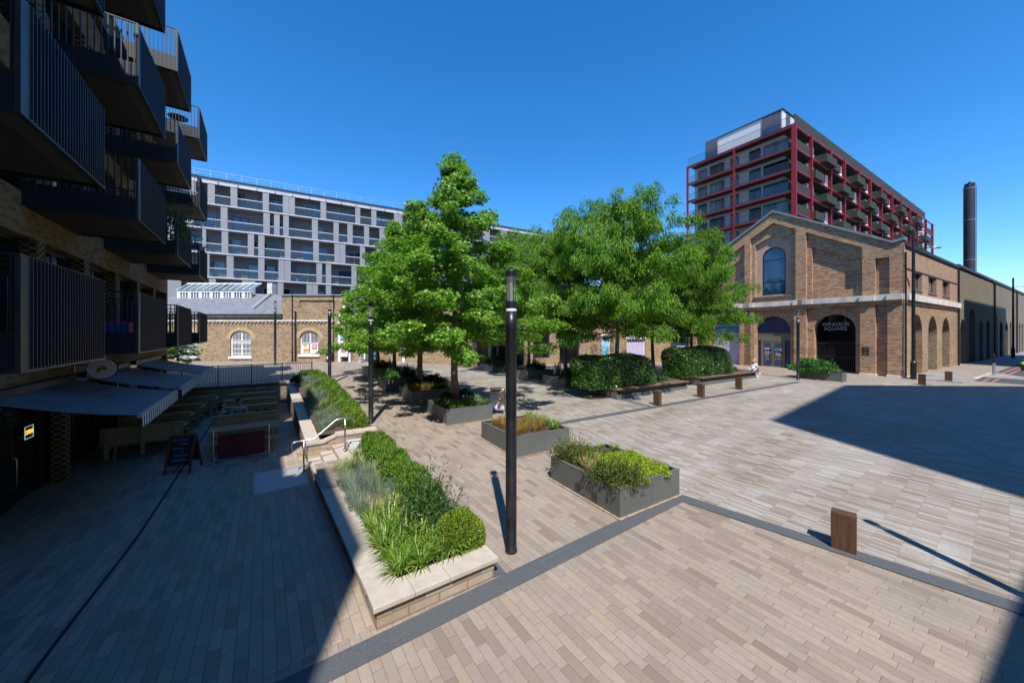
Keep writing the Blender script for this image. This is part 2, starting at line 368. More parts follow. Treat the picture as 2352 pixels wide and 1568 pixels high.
brick('brick_yellow', [(0.,(.15,.092,.045)),(.3,(.25,.16,.078)),(.6,(.33,.225,.115)),(.85,(.39,.28,.155)),(1.,(.28,.15,.08))], patch=(.36,.28,.19), patch_scale=.5, soot=(.19,.13,.08))
brick('brick_arch', [(0.,(.42,.28,.12)),(1.,(.54,.38,.18))], L=.08)
brick('brick_street', [(0.,(.085,.068,.047)),(.5,(.145,.114,.077)),(1.,(.20,.158,.104))], patch=(.18,.155,.12), patch_scale=.3, soot=(.10,.085,.07))
brick('brick_flats', [(0.,(.14,.08,.035)),(.5,(.24,.145,.065)),(1.,(.31,.195,.095))], patch=(.27,.155,.06), mortar=(.2,.16,.11))
brick('brick_white', [(0.,(.50,.50,.53)),(1.,(.66,.66,.68))], mortar=(.5,.5,.52)); brick('brick_navy', [(0.,(.07,.07,.1)),(1.,(.13,.13,.17))], mortar=(.08,.08,.1))
brick('brick_panel', [(0.,(.42,.43,.45)),(1.,(.54,.55,.57))], mortar=(.28,.28,.3))
brick('stone_block', [(0.,(.22,.14,.085)),(.3,(.36,.265,.18)),(.65,(.44,.36,.265)),(1.,(.34,.235,.15))], L=.40, H=.112, mortar=(.17,.155,.135), joint=.018)
leafmat('leaf_gum', (.075,.20,.016), (.15,.32,.028), (.29,.46,.06), .33, .45)
leafmat('leaf_locust', (.065,.18,.015), (.125,.285,.024), (.24,.40,.04), .5, .45, .3)
leafmat('leaf_yew', (.04,.12,.012), (.10,.22,.02), (.25,.36,.03), .5, .35)
leafmat('leaf_yew_yellow', (.05,.12,.01), (.14,.24,.015), (.33,.38,.03), .5, .3)
leafmat('leaf_yew_dark', (.02,.06,.014), (.045,.11,.02), (.10,.18,.03), .5, .2)
leafmat('leaf_laurel', (.02,.075,.013), (.045,.13,.018), (.11,.22,.03), .3, .2, .6)
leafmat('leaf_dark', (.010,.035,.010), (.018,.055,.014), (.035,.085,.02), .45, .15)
leafmat('leaf_lavender', (.11,.17,.11), (.19,.26,.17), (.30,.36,.25), .7, .2, .2)
leafmat('leaf_liriope', (.06,.17,.015), (.14,.28,.025), (.38,.40,.12), .4, .35)
leafmat('leaf_variegated', (.09,.16,.03), (.22,.29,.09), (.40,.42,.20), .5, .2)
leafmat('leaf_gold', (.20,.12,.03), (.33,.22,.06), (.24,.24,.05), .6, .25, .2)
leafmat('leaf_lime', (.13,.24,.012), (.24,.36,.02), (.36,.42,.03), .45, .25)
leafmat('leaf_rust', (.14,.06,.02), (.06,.13,.02), (.10,.17,.025), .5, .2)
leafmat('leaf_straw', (.35,.24,.10), (.48,.36,.18), (.30,.28,.12), .7, .2, .2)
leafmat('leaf_bronze', (.06,.028,.016), (.20,.09,.04), (.45,.24,.12), .5, .15)
leafmat('leaf_fern', (.02,.10,.018), (.05,.17,.03), (.11,.26,.04), .45, .25)
leafmat('flower_purple', (.15,.13,.25), (.22,.19,.32), (.28,.25,.38), .7, .2, .2)
leafmat('flower_pink', (.45,.06,.22), (.6,.12,.35), (.65,.3,.45), .7, .2, .2)
# ------------------------------------------------------------------ ground, terrace, steps
def sheet(name, poly, zf, dz, mat, step=.75, parent=None):
    bm = bmesh.new(); bm.faces.new([bm.verts.new((p[0], p[1], 0)) for p in poly])
    bmesh.ops.triangulate(bm, faces=bm.faces[:])
    for ax in (0, 1):
        lo = min(p[ax] for p in poly); hi = max(p[ax] for p in poly); k = math.ceil(lo/step)
        while k*step < hi:
            co = [0,0,0]; co[ax] = k*step; no = [0,0,0]; no[ax] = 1
            bmesh.ops.bisect_plane(bm, geom=bm.verts[:]+bm.edges[:]+bm.faces[:], plane_co=co, plane_no=no, dist=1e-5); k += 1
    for v in bm.verts: v.co.z = zf(v.co.x, v.co.y)+dz
    for f in bm.faces:
        f.normal_update()
        if f.normal.z < 0: f.normal_flip()
    me = bpy.data.meshes.new(name); bm.to_mesh(me); bm.free(); return link(name, me, M[mat], parent)
TL = 18.5                                         # far end of the sunken terrace, in metres along it
A_poly = [T(0,-12),T(0,-.1),T(0,5.9),T(.97,5.9),T(.97,7.47),T(.43,7.47),T(.43,TL-.02),T(0,TL-.02),T(0,24),T(0,48),T(58,48),T(58,-32),T(9,-32)]
struct(sheet('plaza_paving', A_poly, zg, 0, 'pave_path'))
struct(sheet('plaza_edge', [T(-7,-12),T(0,-12),T(0,-.1),T(-7,-.1)], zg, 0, 'pave_path', .75))
struct(sheet('upper_path', [T(-22,TL+.15),T(0,TL+.15),T(0,48),T(-22,48)], zg, 0, 'pave_path'))
struct(sheet('terrace_paving', [T(-7,-.1),T(0,-.1),T(0,5.9),T(.05,5.9),T(.05,7.47),T(0,7.47),T(0,TL+.2),T(-7,TL+.2)], tz, 0, 'pave_terrace', .5))
gp = lambda *pp: [gpt(*p)[:2] for p in pp]
centre = gp((1562,1137),(1292,982),(1140,940),(1000,892),(905,852))+[T(4.6,30),T(30,30)]+gp((1600,850),(1836,872),(2100,881),(2340,886))+[T(44,-14),T(24,-26),gpt(2352,1400)[:2]]
c0 = sheet('plaza_centre', centre, zg, .005, 'pave_square', .75); struct(c0)
def band(pts, w, zf=zg, dz=.010, name='granite_band', mat='granite'):
    p = [Vector(q[:2]) for q in pts]; poly = []
    d = (p[-1]-p[0]).normalized(); n = Vector((-d.y, d.x))*w/2
    return struct(sheet(name, [p[0]-n, p[-1]-n, p[-1]+n, p[0]+n], zf, dz, mat, .75))
E0 = Vector(gpt(1140,1325)[:2]); q1 = Vector(gpt(1560,1142)[:2]); dirb = (q1-Vector(T(0,-.40))).normalized()
band([Vector(T(0,-.40))-dirb*9, q1+dirb*.1], .30)
q2 = Vector(gpt(2340,1397)[:2]); d2 = (q2-q1).normalized(); band([q1, q2+d2*9], .30, dz=.014)
band([gpt(1270,975), gpt(1835,877)], .32)
band([gpt(1404,912), gpt(1508,937)], .22, dz=.014)
band([gpt(1748,868), gpt(1834,873)], .06, dz=.014)
band([Vector(E0)+GX*.05, Vector(gpt(905,1030)[:2])+GX*.1], .20, dz=.014)
b_ = Vector(T(-3.05,-.05)); band([b_, T(-2.75,TL)], .045, tz, .004, 'drain_slot', 'black_board')
g_ = gpt(1285,1282); cq = Vector(g_[:2]); struct(sheet('inspection_cover', [cq+dirb*i+Vector((-dirb.y,dirb.x))*j for i, j in ((-.30,-.11),(.30,-.11),(.30,.11),(-.30,.11))], zg, .015, 'galv_edge', .75)); struct(sheet('inspection_cover', [cq+dirb*i+Vector((-dirb.y,dirb.x))*j for i, j in ((-.29,-.10),(.29,-.10),(.29,.10),(-.29,.10))], zg, .018, 'granite', .75))
# thin drainage lines across the far path
band([T(.8,15.5), T(6,15.9)], .05, zg, .006, 'drain_slot', 'granite'); band([T(-4,22.6), T(16,22.6)], .05, zg, .006, 'drain_slot', 'granite')
# paved tactile pads at the foot and head of the steps
struct(sheet('tactile_paving', [T(-1.25,5.75),T(-.12,5.75),T(-.12,7.35),T(-1.25,7.35)], tz, .006, 'tactile', .75))
struct(sheet('tactile_paving', [T(1.02,5.98),T(1.72,5.98),T(1.72,7.4),T(1.02,7.4)], zg, .010, 'tactile', .75))

# terrace retaining walls: stone bed walls with pale copings
zc1 = .395
def zl1(a): return .395-.056*max(0, a)
def zbed(b, a): w = ss((b-.35)/.9); return (zl1(a)-.05)*(1-w)+(zg(*T(b,a))+.24)*w
def zc2(a): return .33+(a-7.3)/(TL-7.3)*.60
tt = thing('bed_wall', 'low stone block wall with cream coping around the nearest planting bed', 'wall', (TO.x,TO.y,0), TA)
m = MB(); m.prism([(.02,-.20),(1.62,-.20),(1.62,.13),(.3,.13),(.3,5.6),(1.0,5.6),(1.7,5.6),(1.7,5.87),(.02,5.87)], -.4, lambda b, a: (zl1(a) if b < .5 else min(zc1, .34 if a > 3 else zc1))-.07); m.build('block_face', M['stone_block'], tt)
m = MB()
def coping_run(m, x0, x1, y0, y1, z0, z1, along, step, rnd):
    p = (y0 if along == 'y' else x0); e = (y1 if along == 'y' else x1)
    while p < e-.05:
        q = min(e, p+step*rnd.uniform(.85,1.15)); q = e if e-q < .3 else q
        if along == 'y': m.bbox(x0,x1,p+.002,q-.002,z0,z1,.006)
        else: m.bbox(p+.002,q-.002,y0,y1,z0,z1,.006)
        p = q
coping_run(m, -.03, 1.67, -.25, .13, zc1-.065, zc1, 'x', .52, rng)
a = .135
while a < 5.85:
    e = min(5.9, a+.62); e = 5.9 if 5.9-e < .3 else e
    m.prism([(-.03,a+.003),(.36,a+.003),(.36,e-.003),(-.03,e-.003)], lambda b, y: zl1(y)-.065, lambda b, y: zl1(y)); a = e
coping_run(m, .75, 1.9, 5.55, 5.9, .20, .285, 'x', .55, rng)
m.build('coping', M['coping'], tt)
# granite drip ledge under the near front, kept as part of the wall
tw = thing('bed_wall', 'long stone block wall with sloping cream coping beside the picnic benches', 'wall', (TO.x,TO.y,0), TA)
m = MB(); m.prism([(.02,7.79),(.32,7.79),(.32,TL),(.02,TL)], -.5, lambda b, a: zc2(a)-.07); m.slab([(.02,-.5),(1.88,-.5),(1.88,.408),(.78,.408),(.42,zc2(7.5)-.07),(.02,zc2(7.5)-.07)], 7.47, 7.775); m.build('block_face', M['stone_block'], tw)
m = MB()
a = 7.8
while a < TL-.1:
    e = min(TL, a+.8)
    m.prism([(-.03,a+.003),(.42,a+.003),(.42,e-.003),(-.03,e-.003)], lambda b, y: zc2(y)-.07, lambda b, y: zc2(y)); a = e
m.prism([(-.03,7.44),(.42,7.44),(.42,7.8),(-.03,7.8)], zc2(7.5)-.07, zc2(7.5)+.0)
k0 = zc2(7.5)
m.add([(.42,7.44,k0-.07),(.78,7.44,.42),(.78,7.8,.42),(.42,7.8,k0-.07),(.42,7.44,k0),(.78,7.44,.49),(.78,7.8,.49),(.42,7.8,k0)], [(0,3,2,1),(4,5,6,7),(0,1,5,4),(1,2,6,5),(2,3,7,6),(3,0,4,7)])
coping_run(m, .785, 1.95, 7.44, 7.8, .41, .49, 'x', .5, rng)
m.build('coping', M['coping'], tw)
st = struct(MB().build('stone_steps', M['coping'])); st.location = (TO.x,TO.y,0); st.rotation_euler = (0,0,TA)
m = MB()
for k, (b0, z) in enumerate(((0., -.10), (.32, .03), (.64, .17))):
    m.bbox(b0-.0, .99, 5.91, 7.46, z-.5, z, .008)
m.bbox(.96, 1.95, 5.91, 7.46, -.3, zg(*T(1.2,6.6))+.003, .004)
n_ = m.build('stone_steps', M['coping']); st.data = n_.data; bpy.data.objects.remove(n_)
tr = thing('retaining_wall', 'far stone retaining wall with dark coping below the black railing', 'wall', (TO.x,TO.y,0), TA)
m = MB(); m.box(-7.2, .0, TL+.02, TL+.3, -.6, .80); m.build('block_face', M['stone_block'], tr)
m = MB(); m.bbox(-7.2, .02, TL-.06, TL+.34, .80, .90, .01); m.build('coping', M['granite'], tr)
# soil in the two beds
s1 = sheet('bed_soil', [T(.28,.05),T(1.6,.05),T(1.68,5.7),T(.28,5.7)], lambda x, y: zbed((Vector((x,y))-TO).dot(TX), (Vector((x,y))-TO).dot(TY))+.02*math.sin(x*3)*math.cos(y*4), 0, 'soil', .4); tag(s1, kind='structure')
s2 = sheet('bed_soil', [T(.3,7.6),T(1.9,7.6),T(1.9,TL+.3),T(.3,TL+.3)], lambda x, y: zg(x,y)+.19+.03*math.sin(x*3)*math.cos(y*4), 0, 'soil', .4); tag(s2, kind='structure')
# railing along the top of the retaining wall
rl = thing('railing', 'black metal bar railing along the far edge of the sunken terrace', 'railing', (TO.x,TO.y,0), TA)
zr = lambda b: .90 if b < 0 else zg(*T(b,TL+.15))
m = MB(); m.box(-7.0, 1.25, TL+.12, TL+.17, 1.86, 1.90); m.box(-7.0, 1.25, TL+.13, TL+.16, 1.0, 1.02); m.build('rail', M['lamp_black'], rl)
m = MB(); b = -7.0
while b < 1.25:
    m.box(b-.007, b+.007, TL+.138, TL+.152, .98, 1.88); b += .105
m.build('balusters', M['lamp_black'], rl)
for b in (-6.95,-5.6,-4.25,-2.9,-1.55,-.2,1.22):
    m = MB(); m.box(b-.022, b+.022, TL+.12, TL+.17, zr(b), 1.93); m.build('post', M['lamp_black'], rl)
# stainless handrail on the steps
hr = thing('handrail', 'bent stainless steel handrail on the stone steps', 'handrail', (TO.x,TO.y,0), TA)
zt_, zu = ztb(-.16,6.6), zg(*T(.8,6.6))
a_ = 6.62; top = [(-.44,a_,zt_+.62),(-.46,a_,zt_+.80),(-.40,a_,zt_+.86),(-.30,a_,zt_+.87),(.08,a_,zt_+.88),(.62,a_,zu+.86),(.72,a_,zu+.885),(1.02,a_,zu+.885),(1.10,a_,zu+.86),(1.12,a_,zu+.72)]
MB().tube(top, .024, 10).build('rail', M['steel'], hr, True)
for b, z0, z1 in ((-.16, zt_, zt_+.87), (.86, zu, zu+.87)):
    m = MB(); m.tube([(b,a_,z0),(b,a_,z1)], .022, 10); m.lathe([(.055,z0),(.055,z0+.012)], 14, (b,a_)); m.build('post', M['steel'], hr, True)
# street beyond the square
C0 = Vector((26.4, 24.4)); UR = Vector((.8575, .5145)); UL = Vector((-.5145, .8575))
kx = lambda s, o: tuple(C0+UR*s-UL*o)
zs = .52
m = MB(); m.prism([kx(0,.02),kx(0,2.5),kx(110,2.7),kx(110,.02)][::1], lambda x, y: 0, lambda x, y: zg(x, y)+.05)
pv = m.build('street_pavement', M['pave_street'], fixn=True); struct(pv)
m = MB(); m.prism([kx(3.2,2.5),kx(3.2,2.68),kx(110,2.88),kx(110,2.7)], lambda x, y: 0, lambda x, y: zg(x, y)+.055); struct(m.build('kerb', M['kerb'], fixn=True))
struct(sheet('road', [kx(2.2,2.69),kx(110,2.9),kx(110,11),kx(2.6,11)], zg, .008, 'asphalt', 3.))
struct(sheet('road_marking', [kx(2.3,3.0),kx(2.3,3.12),kx(100,3.32),kx(100,3.2)], zg, .014, 'line_red', 3.))
struct(sheet('road_marking', [kx(2.3,3.35),kx(2.3,3.47),kx(100,3.67),kx(100,3.55)], zg, .014, 'line_red', 3.))
struct(sheet('road_marking', [kx(3.0,4.6),kx(3.0,5.0),kx(5.2,4.9),kx(5.2,4.7)], zg, .014, 'line_white', 3.))
m = MB(); m.prism([kx(4.6,2.75),kx(4.6,4.4),kx(6.4,4.4),kx(9.0,2.9)], 0, lambda x, y: zg(x, y)+.10); struct(m.build('traffic_island', M['pave_street'], fixn=True))
# land out to the horizon, below everything
m = MB(); m.quad((-1500,-600,-1.2),(1500,-600,-1.2),(1500,1800,-1.2),(-1500,1800,-1.2)); struct(m.build('ground', M['pave_street']))
# ------------------------------------------------------------------ dark balconied flats on the left
fl = thing('apartment_building', 'brick flats in shade on the left with stacked dark metal balconies', 'building', (TO.x,TO.y,0), TA)
BF, BA0, BA1 = -5.2, -15.5, 21.2
LV = [3.08, 6.22, 9.38, 12.52]; TOPZ = 13.95
m = MB(); m.box(-17, BF-.42, BA0, BA1-.02, -.5, TOPZ-.3); m.build('interior_core', M['unlit_dark'], fl)
m = MB()
m.box(BF-.4, BF, BA0, BA1, LV[0]-.68, LV[0]+.28)
for z in LV[1:]: m.box(BF-.4, BF, BA0, BA1, z-.62, z+.28)
m.box(BF-.4, BF, BA0, BA1, TOPZ-.75, TOPZ)
m.box(-17.2, BF-.002, BA1-.01, BA1+.3, -.5, TOPZ-.003)
m.build('wall', M['brick_flats'], fl)
m = MB(); m.box(-17.3, BF+.06, BA0, BA1+.35, TOPZ, TOPZ+.12); m.build('roof', M['lead'], fl)
MB().box(-9, BF-.02, -9.6, -5.4, TOPZ+.12, 17.3).build('shadow_box', M['brick_flats'], fl)  # unseen box added on the roof to shape the shadow over the bed
bays = []; a = -15.3
while a < 21.0: bays.append(a); a += 2.62
for k, z in enumerate(LV):
    z1 = (LV[k+1]-.62) if k < 3 else TOPZ-.75
    for a in bays:
        m = MB(); m.box(BF-.38, BF-.012, a-.2, a+.2, z+.28, z1)
        if a > 1: m.build('pier', M['pier_brick'], fl)
    m = MB()
    for a in bays[:-1]:
        if a > 1:
            w = MB(); x = BF-.28; a0, a1 = a+.2, a+2.42
            w.box(x-.03,x+.03,a0,a0+.06,z+.28,z1); w.box(x-.03,x+.03,a1-.06,a1,z+.28,z1); w.box(x-.03,x+.03,a0+.06,a1-.06,z1-.08,z1); w.box(x-.03,x+.03,a0+.06,a1-.06,z+.28,z+.36); w.box(x-.025,x+.025,a0+1.08,a0+1.14,z+.36,z1-.08)
            wo = w.build('window', M['dark_metal'], fl)
            MB().box(x-.012,x+.012,a0+.06,a1-.06,z+.36,z1-.08).build('pane', M['glass_dark'], wo)
        else: m.box(BF-.3,BF-.27,a+.2,a+2.42,z+.28,z1); m.box(BF-.38,BF-.01,a-.2,a+.2,z+.28,z1)
    m.build('hidden_glazing', M['glass_dark'], fl)
# balconies: one of each kind of mesh, then copies down the facade
BX0, BX1, BL, BH = BF, -3.47, 2.85, 1.45
sl = MB(); sl.box(BX0, BX1-.05, .05, BL-.05, .06, .30); slab_me = sl.build('balcony', M['soffit']); 
sf = MB(); sf.add([(BX0,.25,.0),(BX1-.28,.25,.0),(BX1-.28,BL-.25,.0),(BX0,BL-.25,.0),(BX0,.05,.06),(BX1-.05,.05,.06),(BX1-.05,BL-.05,.06),(BX0,BL-.05,.06)], [(0,1,2,3),(0,4,5,1),(1,5,6,2),(2,6,7,3)])
soff = sf.build('soffit', M['soffit'], slab_me)
fr = MB(); fr.box(BX1-.05, BX1, 0, BL, .0, .06); fr.box(BX1-.04, BX1-.005, 0, BL, BH-.03, BH); fr.box(BX1-.045, BX1-.035, .05, BL-.05, .06, .36)
y = .24
while y < BL-.02: fr.box(BX1-.042, BX1+.018, y-.006, y+.006, .03, BH-.01); y += .096
fr.box(BX1-.05, BX1, 0, .22, .06, BH-.03)
front = fr.build('front_fins', M['fin_metal'], slab_me)
sides = []
for yy in (.0, BL-.04):
    sd_ = MB()
    sd_.box(BX0, BX1-.05, yy, yy+.04, .0, .06); sd_.box(BX0, BX1-.05, yy, yy+.04, BH-.03, BH); sd_.box(BX0, BX1-.05, yy+.015, yy+.025, .06, .50)
    x = BX0+.08
    while x < BX1-.07: sd_.box(x-.010, x+.010, yy+.004, yy+.036, .03, BH-.01); x += .105
    sides.append(sd_.build('side_bars', M['dark_metal'], slab_me))
first = True; STK = [-12.6,-6.0,-2.6,2.40,7.42,12.15,17.35]
for a0 in STK:
    for z in LV:
        if z > 12 and a0 in (-12.6,-6.0,-2.6): continue  # unseen rear stacks, spaced and trimmed to shape the terrace shadow
        if first:
            slab_me.parent = fl; slab_me.location = (0,a0,z-.02); first = False
        else:
            c = slab_me.copy(); COL.objects.link(c); c.location = (0,a0,z-.02)
            for ch in (soff, front, *sides):
                d = ch.copy(); COL.objects.link(d); d.parent = c
# ground floor: shop glazing, door, hit-and-miss piers
for a in (-1.0, 4.3, 9.55, 14.7, 19.9):
    MB().box(BF-.22, BF+.02, a-.16, a+.16, -.3, LV[0]-.68).build('ground_pier', M['pier_brick'], fl)
m = MB()
for a0, a1 in ((-15,-1.3),(-.72,4.02),(4.58,9.27),(9.83,14.42),(14.98,19.62)):
    m.box(BF-.42, BF-.36, a0, a1, -.25, LV[0]-.68)
m.build('shopfront', M['glass_dark'], fl)
m = MB()
for a in (5.2,6.55,7.95,9.2,11.0,12.6,14.3,16.2,18.0): m.box(BF-.36, BF-.30, a-.03, a+.03, -.24, LV[0]-.68)
m.box(BF-.36, BF-.31, 4.58, 9.27, 1.98, 2.05); m.box(BF-.36, BF-.31, 9.83, 19.6, 1.98, 2.05); m.build('mullions', M['dark_metal'], fl)
d = MB().box(BF-.34, BF-.30, 6.6, 7.9, -.2, 1.95).build('door', M['glass_dark'], fl)
MB().tube([(BF-.30,7.62,.95),(BF-.16,7.62,.93),(BF-.13,7.62,.88),(BF-.13,7.62,.32),(BF-.16,7.62,.27),(BF-.30,7.62,.25)], .017, 8).build('handle', M['steel'], d, True)
# lit sign in the shop window
op = thing('open_sign', 'small lit orange OPEN sign in the dark shop window', 'sign', Vector((*T(BF-.28,8.55), 1.28)), TA)
m = MB(); m.box(-.012,.0,-.19,.19,-.15,.15); m.build('board', M['black_board'], op)
m = MB()
for q in ((-.185,.185,.13,.142),(-.185,.185,-.142,-.13),(-.185,-.173,-.13,.13),(.173,.185,-.13,.13)): m.box(.001,.012,q[0],q[1],q[2],q[3])
m.build('neon_border', M['neon_edge'], op)
text('OPEN', .14, M['neon_open'], op, (.006,0,0), (R(90),0,R(90)), .004)
# striped awnings
ZB, ZF = CZ-1.20, CZ-1.68
for i, (a0, a1, lab) in enumerate(((5.85,9.6,'nearest striped awning with a scalloped blue and white valance'),(10.25,14.0,'middle striped awning hanging behind the round cafe sign'),(15.0,18.9,'farthest striped awning closest to the black railing'))):
    aw = thing('awning', lab, 'awning', Vector((*T(BF,a0), 0)), TA, 'striped awnings over the cafe terrace')
    L = a1-a0; bo = 2.0; m = MB(); n = 10
    vs = []; fs = []
    for k in range(n+1):
        t = k/n; zz = ZB+(ZF-ZB)*t-.05*math.sin(math.pi*t)
        vs += [(.05+t*bo, 0, zz), (.05+t*bo, L, zz)]
    for k in range(n): fs.append((2*k,2*k+2,2*k+3,2*k+1))
    b2 = len(vs); vs += [(v[0],v[1],v[2]-.012) for v in vs]; fs += [tuple(b2+i for i in f[::-1]) for f in fs]
    m.add(vs, fs); m.build('cloth', M['awning_cloth'], aw)
    MB().box(bo+.03, bo+.10, -.02, L+.02, ZF-.05, ZF+.03).build('front_bar', M['kerb'], aw)
    m = MB(); k = 0
    while k*.25 < L-.01:
        y0, y1 = k*.25, min(L, k*.25+.25); m.add([(bo+.102,y0,ZF-.04),(bo+.102,y1,ZF-.04),(bo+.108,y1,ZF-.24),(bo+.108,(y0+y1)/2,ZF-.275),(bo+.108,y0,ZF-.24)], [(0,1,2,3,4)]); k += 1
    m.build('valance', M['awning_valance'], aw)
    MB().box(-.02, .16, -.05, L+.05, ZB-.02, ZB+.12).build('cassette', M['dark_metal'], aw)
    for y in (.5, L-.5): MB().tube([(.05,y,ZB-.15),(1.1,y+(.35 if y < 1 else -.35),ZB-.38),(bo,y,ZF-.06)], .025, 6).build('arm', M['dark_metal'], aw)
# hanging round sign
hs_ = thing('hanging_sign', 'round white cafe sign with red lettering and a sushi picture on a wall bracket', 'sign', Vector((*T(BF,9.95), CZ-.98)), TA)
m = MB(); n = 36; c = (.52,0.,0.); r = .27
vs = [(c[0]+r*1.06*math.cos(2*math.pi*k/n), y, c[2]+r*math.sin(2*math.pi*k/n)) for y in (-.025,.025) for k in range(n)]
m.add(vs, [tuple(range(n)), tuple(range(2*n-1,n-1,-1))]+[(k,n+k,n+(k+1)%n,(k+1)%n) for k in range(n)]); m.build('disc', M['sign_white'], hs_)
m = MB(); m.tube([(c[0]+r*1.09*math.cos(2*math.pi*k/n), 0, c[2]+r*1.03*math.sin(2*math.pi*k/n)) for k in range(n+1)], .016, 6, False); m.build('rim', M['black_board'], hs_)
m = MB(); m.tube([(0,0,.12),(.26,0,.12)], .012, 6); m.tube([(0,0,-.12),(.26,0,-.12)], .012, 6); m.box(-.01,.02,-.04,.04,-.2,.2); m.build('bracket', M['lamp_black'], hs_)
wd = 'Gourmet Sushi'
for i, chx in enumerate(wd):
    if chx == ' ': continue
    ph = R(158-i*(136/(len(wd)-1))); rr = .205
    text(chx, .062, M['text_red'], hs_, (c[0]+rr*1.06*math.cos(ph), -.028, c[2]+rr*math.sin(ph)), (R(90), -(ph-R(90)), 0), .002, name='letter')
m = MB(); r2 = random.Random(3)
for k in range(26):
    m.ball((c[0]-.08+r2.random()*.17, -.03, c[2]+.0+r2.random()*.07+.01), .016, 6, 4)
m.build('sushi_picture', M['orange_food'], hs_)
m = MB(); m.box(c[0]-.085,c[0]+.1,-.03,-.026,c[2]-.03,c[2]+.012); m.build('sushi_base', M['board_frame'], hs_)
m = MB(); m.ball((c[0]-.07,-.028,c[2]-.06), (.045,.005,.03), 12, 6); m.build('bowl_picture', M['leaf_lime'], hs_)
# ------------------------------------------------------------------ pale panelled apartment block behind
gu = Vector((.868,.496)); gy_ = 48.; gx_ = (800*2352/3240-CX)/FPX*gy_
g0 = Vector((gx_, gy_))-gu*22
GF = Frame(g0, gu, 0.)
SRC = 2352/3240
gb = thing('apartment_block', 'long grey apartment block with staggered metal panels and glass balconies', 'building', GF.loc(), GF.ang)
GL, DP = 78., 1.5
rows = [16.40+CZ, 13.30+CZ, 10.22+CZ, 7.12+CZ, 4.02+CZ]      # floor levels, top storey first
zt_g = 18.85+CZ; zroof = 19.65+CZ
m = MB(); m.box(0, GL, DP, 14, 0, zt_g); m.build('wall', M['wall_dark'], gb)
m = MB(); m.box(-.3, GL+.3, -.14, 14.3, zroof-.16, zroof); m.build('roof', M['dark_metal'], gb)
m = MB(); x = 0.
while x < GL: m.box(x+.05, x+1.99, .0, .04, zt_g+.05, zroof-.17); x += 2.04
m.build('canopy_glass', M['canopy_skylit'], gb)
m = MB(); x = 0.
while x < GL: m.box(x-.04, x+.04, -.08, 1.4, zroof-.70, zroof-.17); x += 2.04
m.box(-.1,GL,1.3,DP,zt_g-.02,zroof-.16); m.build('canopy_ribs', M['slab_edge'], gb)
m = MB(); m.box(0, GL, .0, .03, zroof+.85, zroof+.88); m.box(0, GL, .0, .03, zroof+.45, zroof+.47); x = 0.
while x < GL: m.box(x, x+.03, .0, .03, zroof, zroof+.88); x += 1.6
m.build('roof_rail', M['galv'], gb)
pan = [[(602,619),(657,680),(729,751),(831,851),(895,914),(914.5,933),(1014,1032),(1124,1140),(1175,1191)],
 [(698,720),(833,854),(867,885),(896,914),(987,1006),(1055,1072),(1099,1116),(1152,1168)],
 [(640,652),(701,722),(784,804),(817,837),(901,920),(991,1009),(1058,1075),(1075.5,1093),(1139,1155)],
 [(646,663),(717,739),(817,837),(881,900),(900.5,920),(1001,1019),(1031,1048),(1112,1129)],
 [(661,683),(766,787),(787.5,808),(878,897),(970,988),(988.5,1006),(1031,1048),(1109,1126)]]
r3 = random.Random(11); WX = []
for k, z in enumerate(rows):
    z1 = (rows[k-1]-.28) if k else zt_g-.05
    m = MB(); m.box(0, GL, -.06, DP, z-.20, z-.02); m.build('floor_slab', M['slab_edge'], gb)
    m = MB(); m.box(0, GL, -.075, -.062, z-.09, z-.02); m.build('slab_line', M['cloth_white'], gb)
    xs = [tuple(GF.sx(q*SRC, -.05) for q in p) for p in pan[k]]
    xs = [p for p in xs if p[1] < GL-1]; last = xs[-1][1]; x = last+r3.uniform(1.5,4)
    while x < GL-2:
        xs.append((x, x+1.35)); x += 1.35+r3.choice((.7,2.2,3.4,4.6))
    x = xs[0][0]-4
    while x > .5: xs.insert(0, (x, x+1.35)); x -= r3.uniform(2.5,5)
    for p in xs:
        MB().bbox(p[0], p[1], -.05, .02, z+.02, z1, .012).build('panel', M['panel_grey'], gb)
    xs2 = [(-1,0)]+xs+[(GL,GL+1)]
    for p, q in zip(xs2[:-1], xs2[1:]):
        if q[0]-p[1] > .3:
            bo_ = MB().box(p[1]+.02, q[0]-.02, -.02, -.008, z+.05, z+1.08).build('balustrade', M['glass_clear'], gb); MB().box(p[1], q[0], -.035, .01, z+1.08, z+1.13).build('top_rail', M['text_white'], bo_)
    x = 10.+r3.uniform(0,2)
    while x < 46:
        w = r3.choice((1.7,2.6,3.2)); wf = MB(); h = 2.1
        wf.box(x,x+w,DP-.06,DP-.01,z+h,z+h+.09); wf.box(x,x+.09,DP-.06,DP-.01,z,z+h); wf.box(x+w-.09,x+w,DP-.06,DP-.01,z,z+h); wf.box(x+w/2-.05,x+w/2+.05,DP-.07,DP-.01,z,z+h)
        wo = wf.build('window', M['panel_grey'] if r3.random() < .5 else M['dark_metal'], gb)
        MB().box(x+.09,x+w-.09,DP-.04,DP-.02,z,z+h).build('pane', M[r3.choice(('glass_sky_tint','glass_sky_tint','glass_curtain','glass_dark'))], wo)
        x += w+r3.uniform(.8,3.)
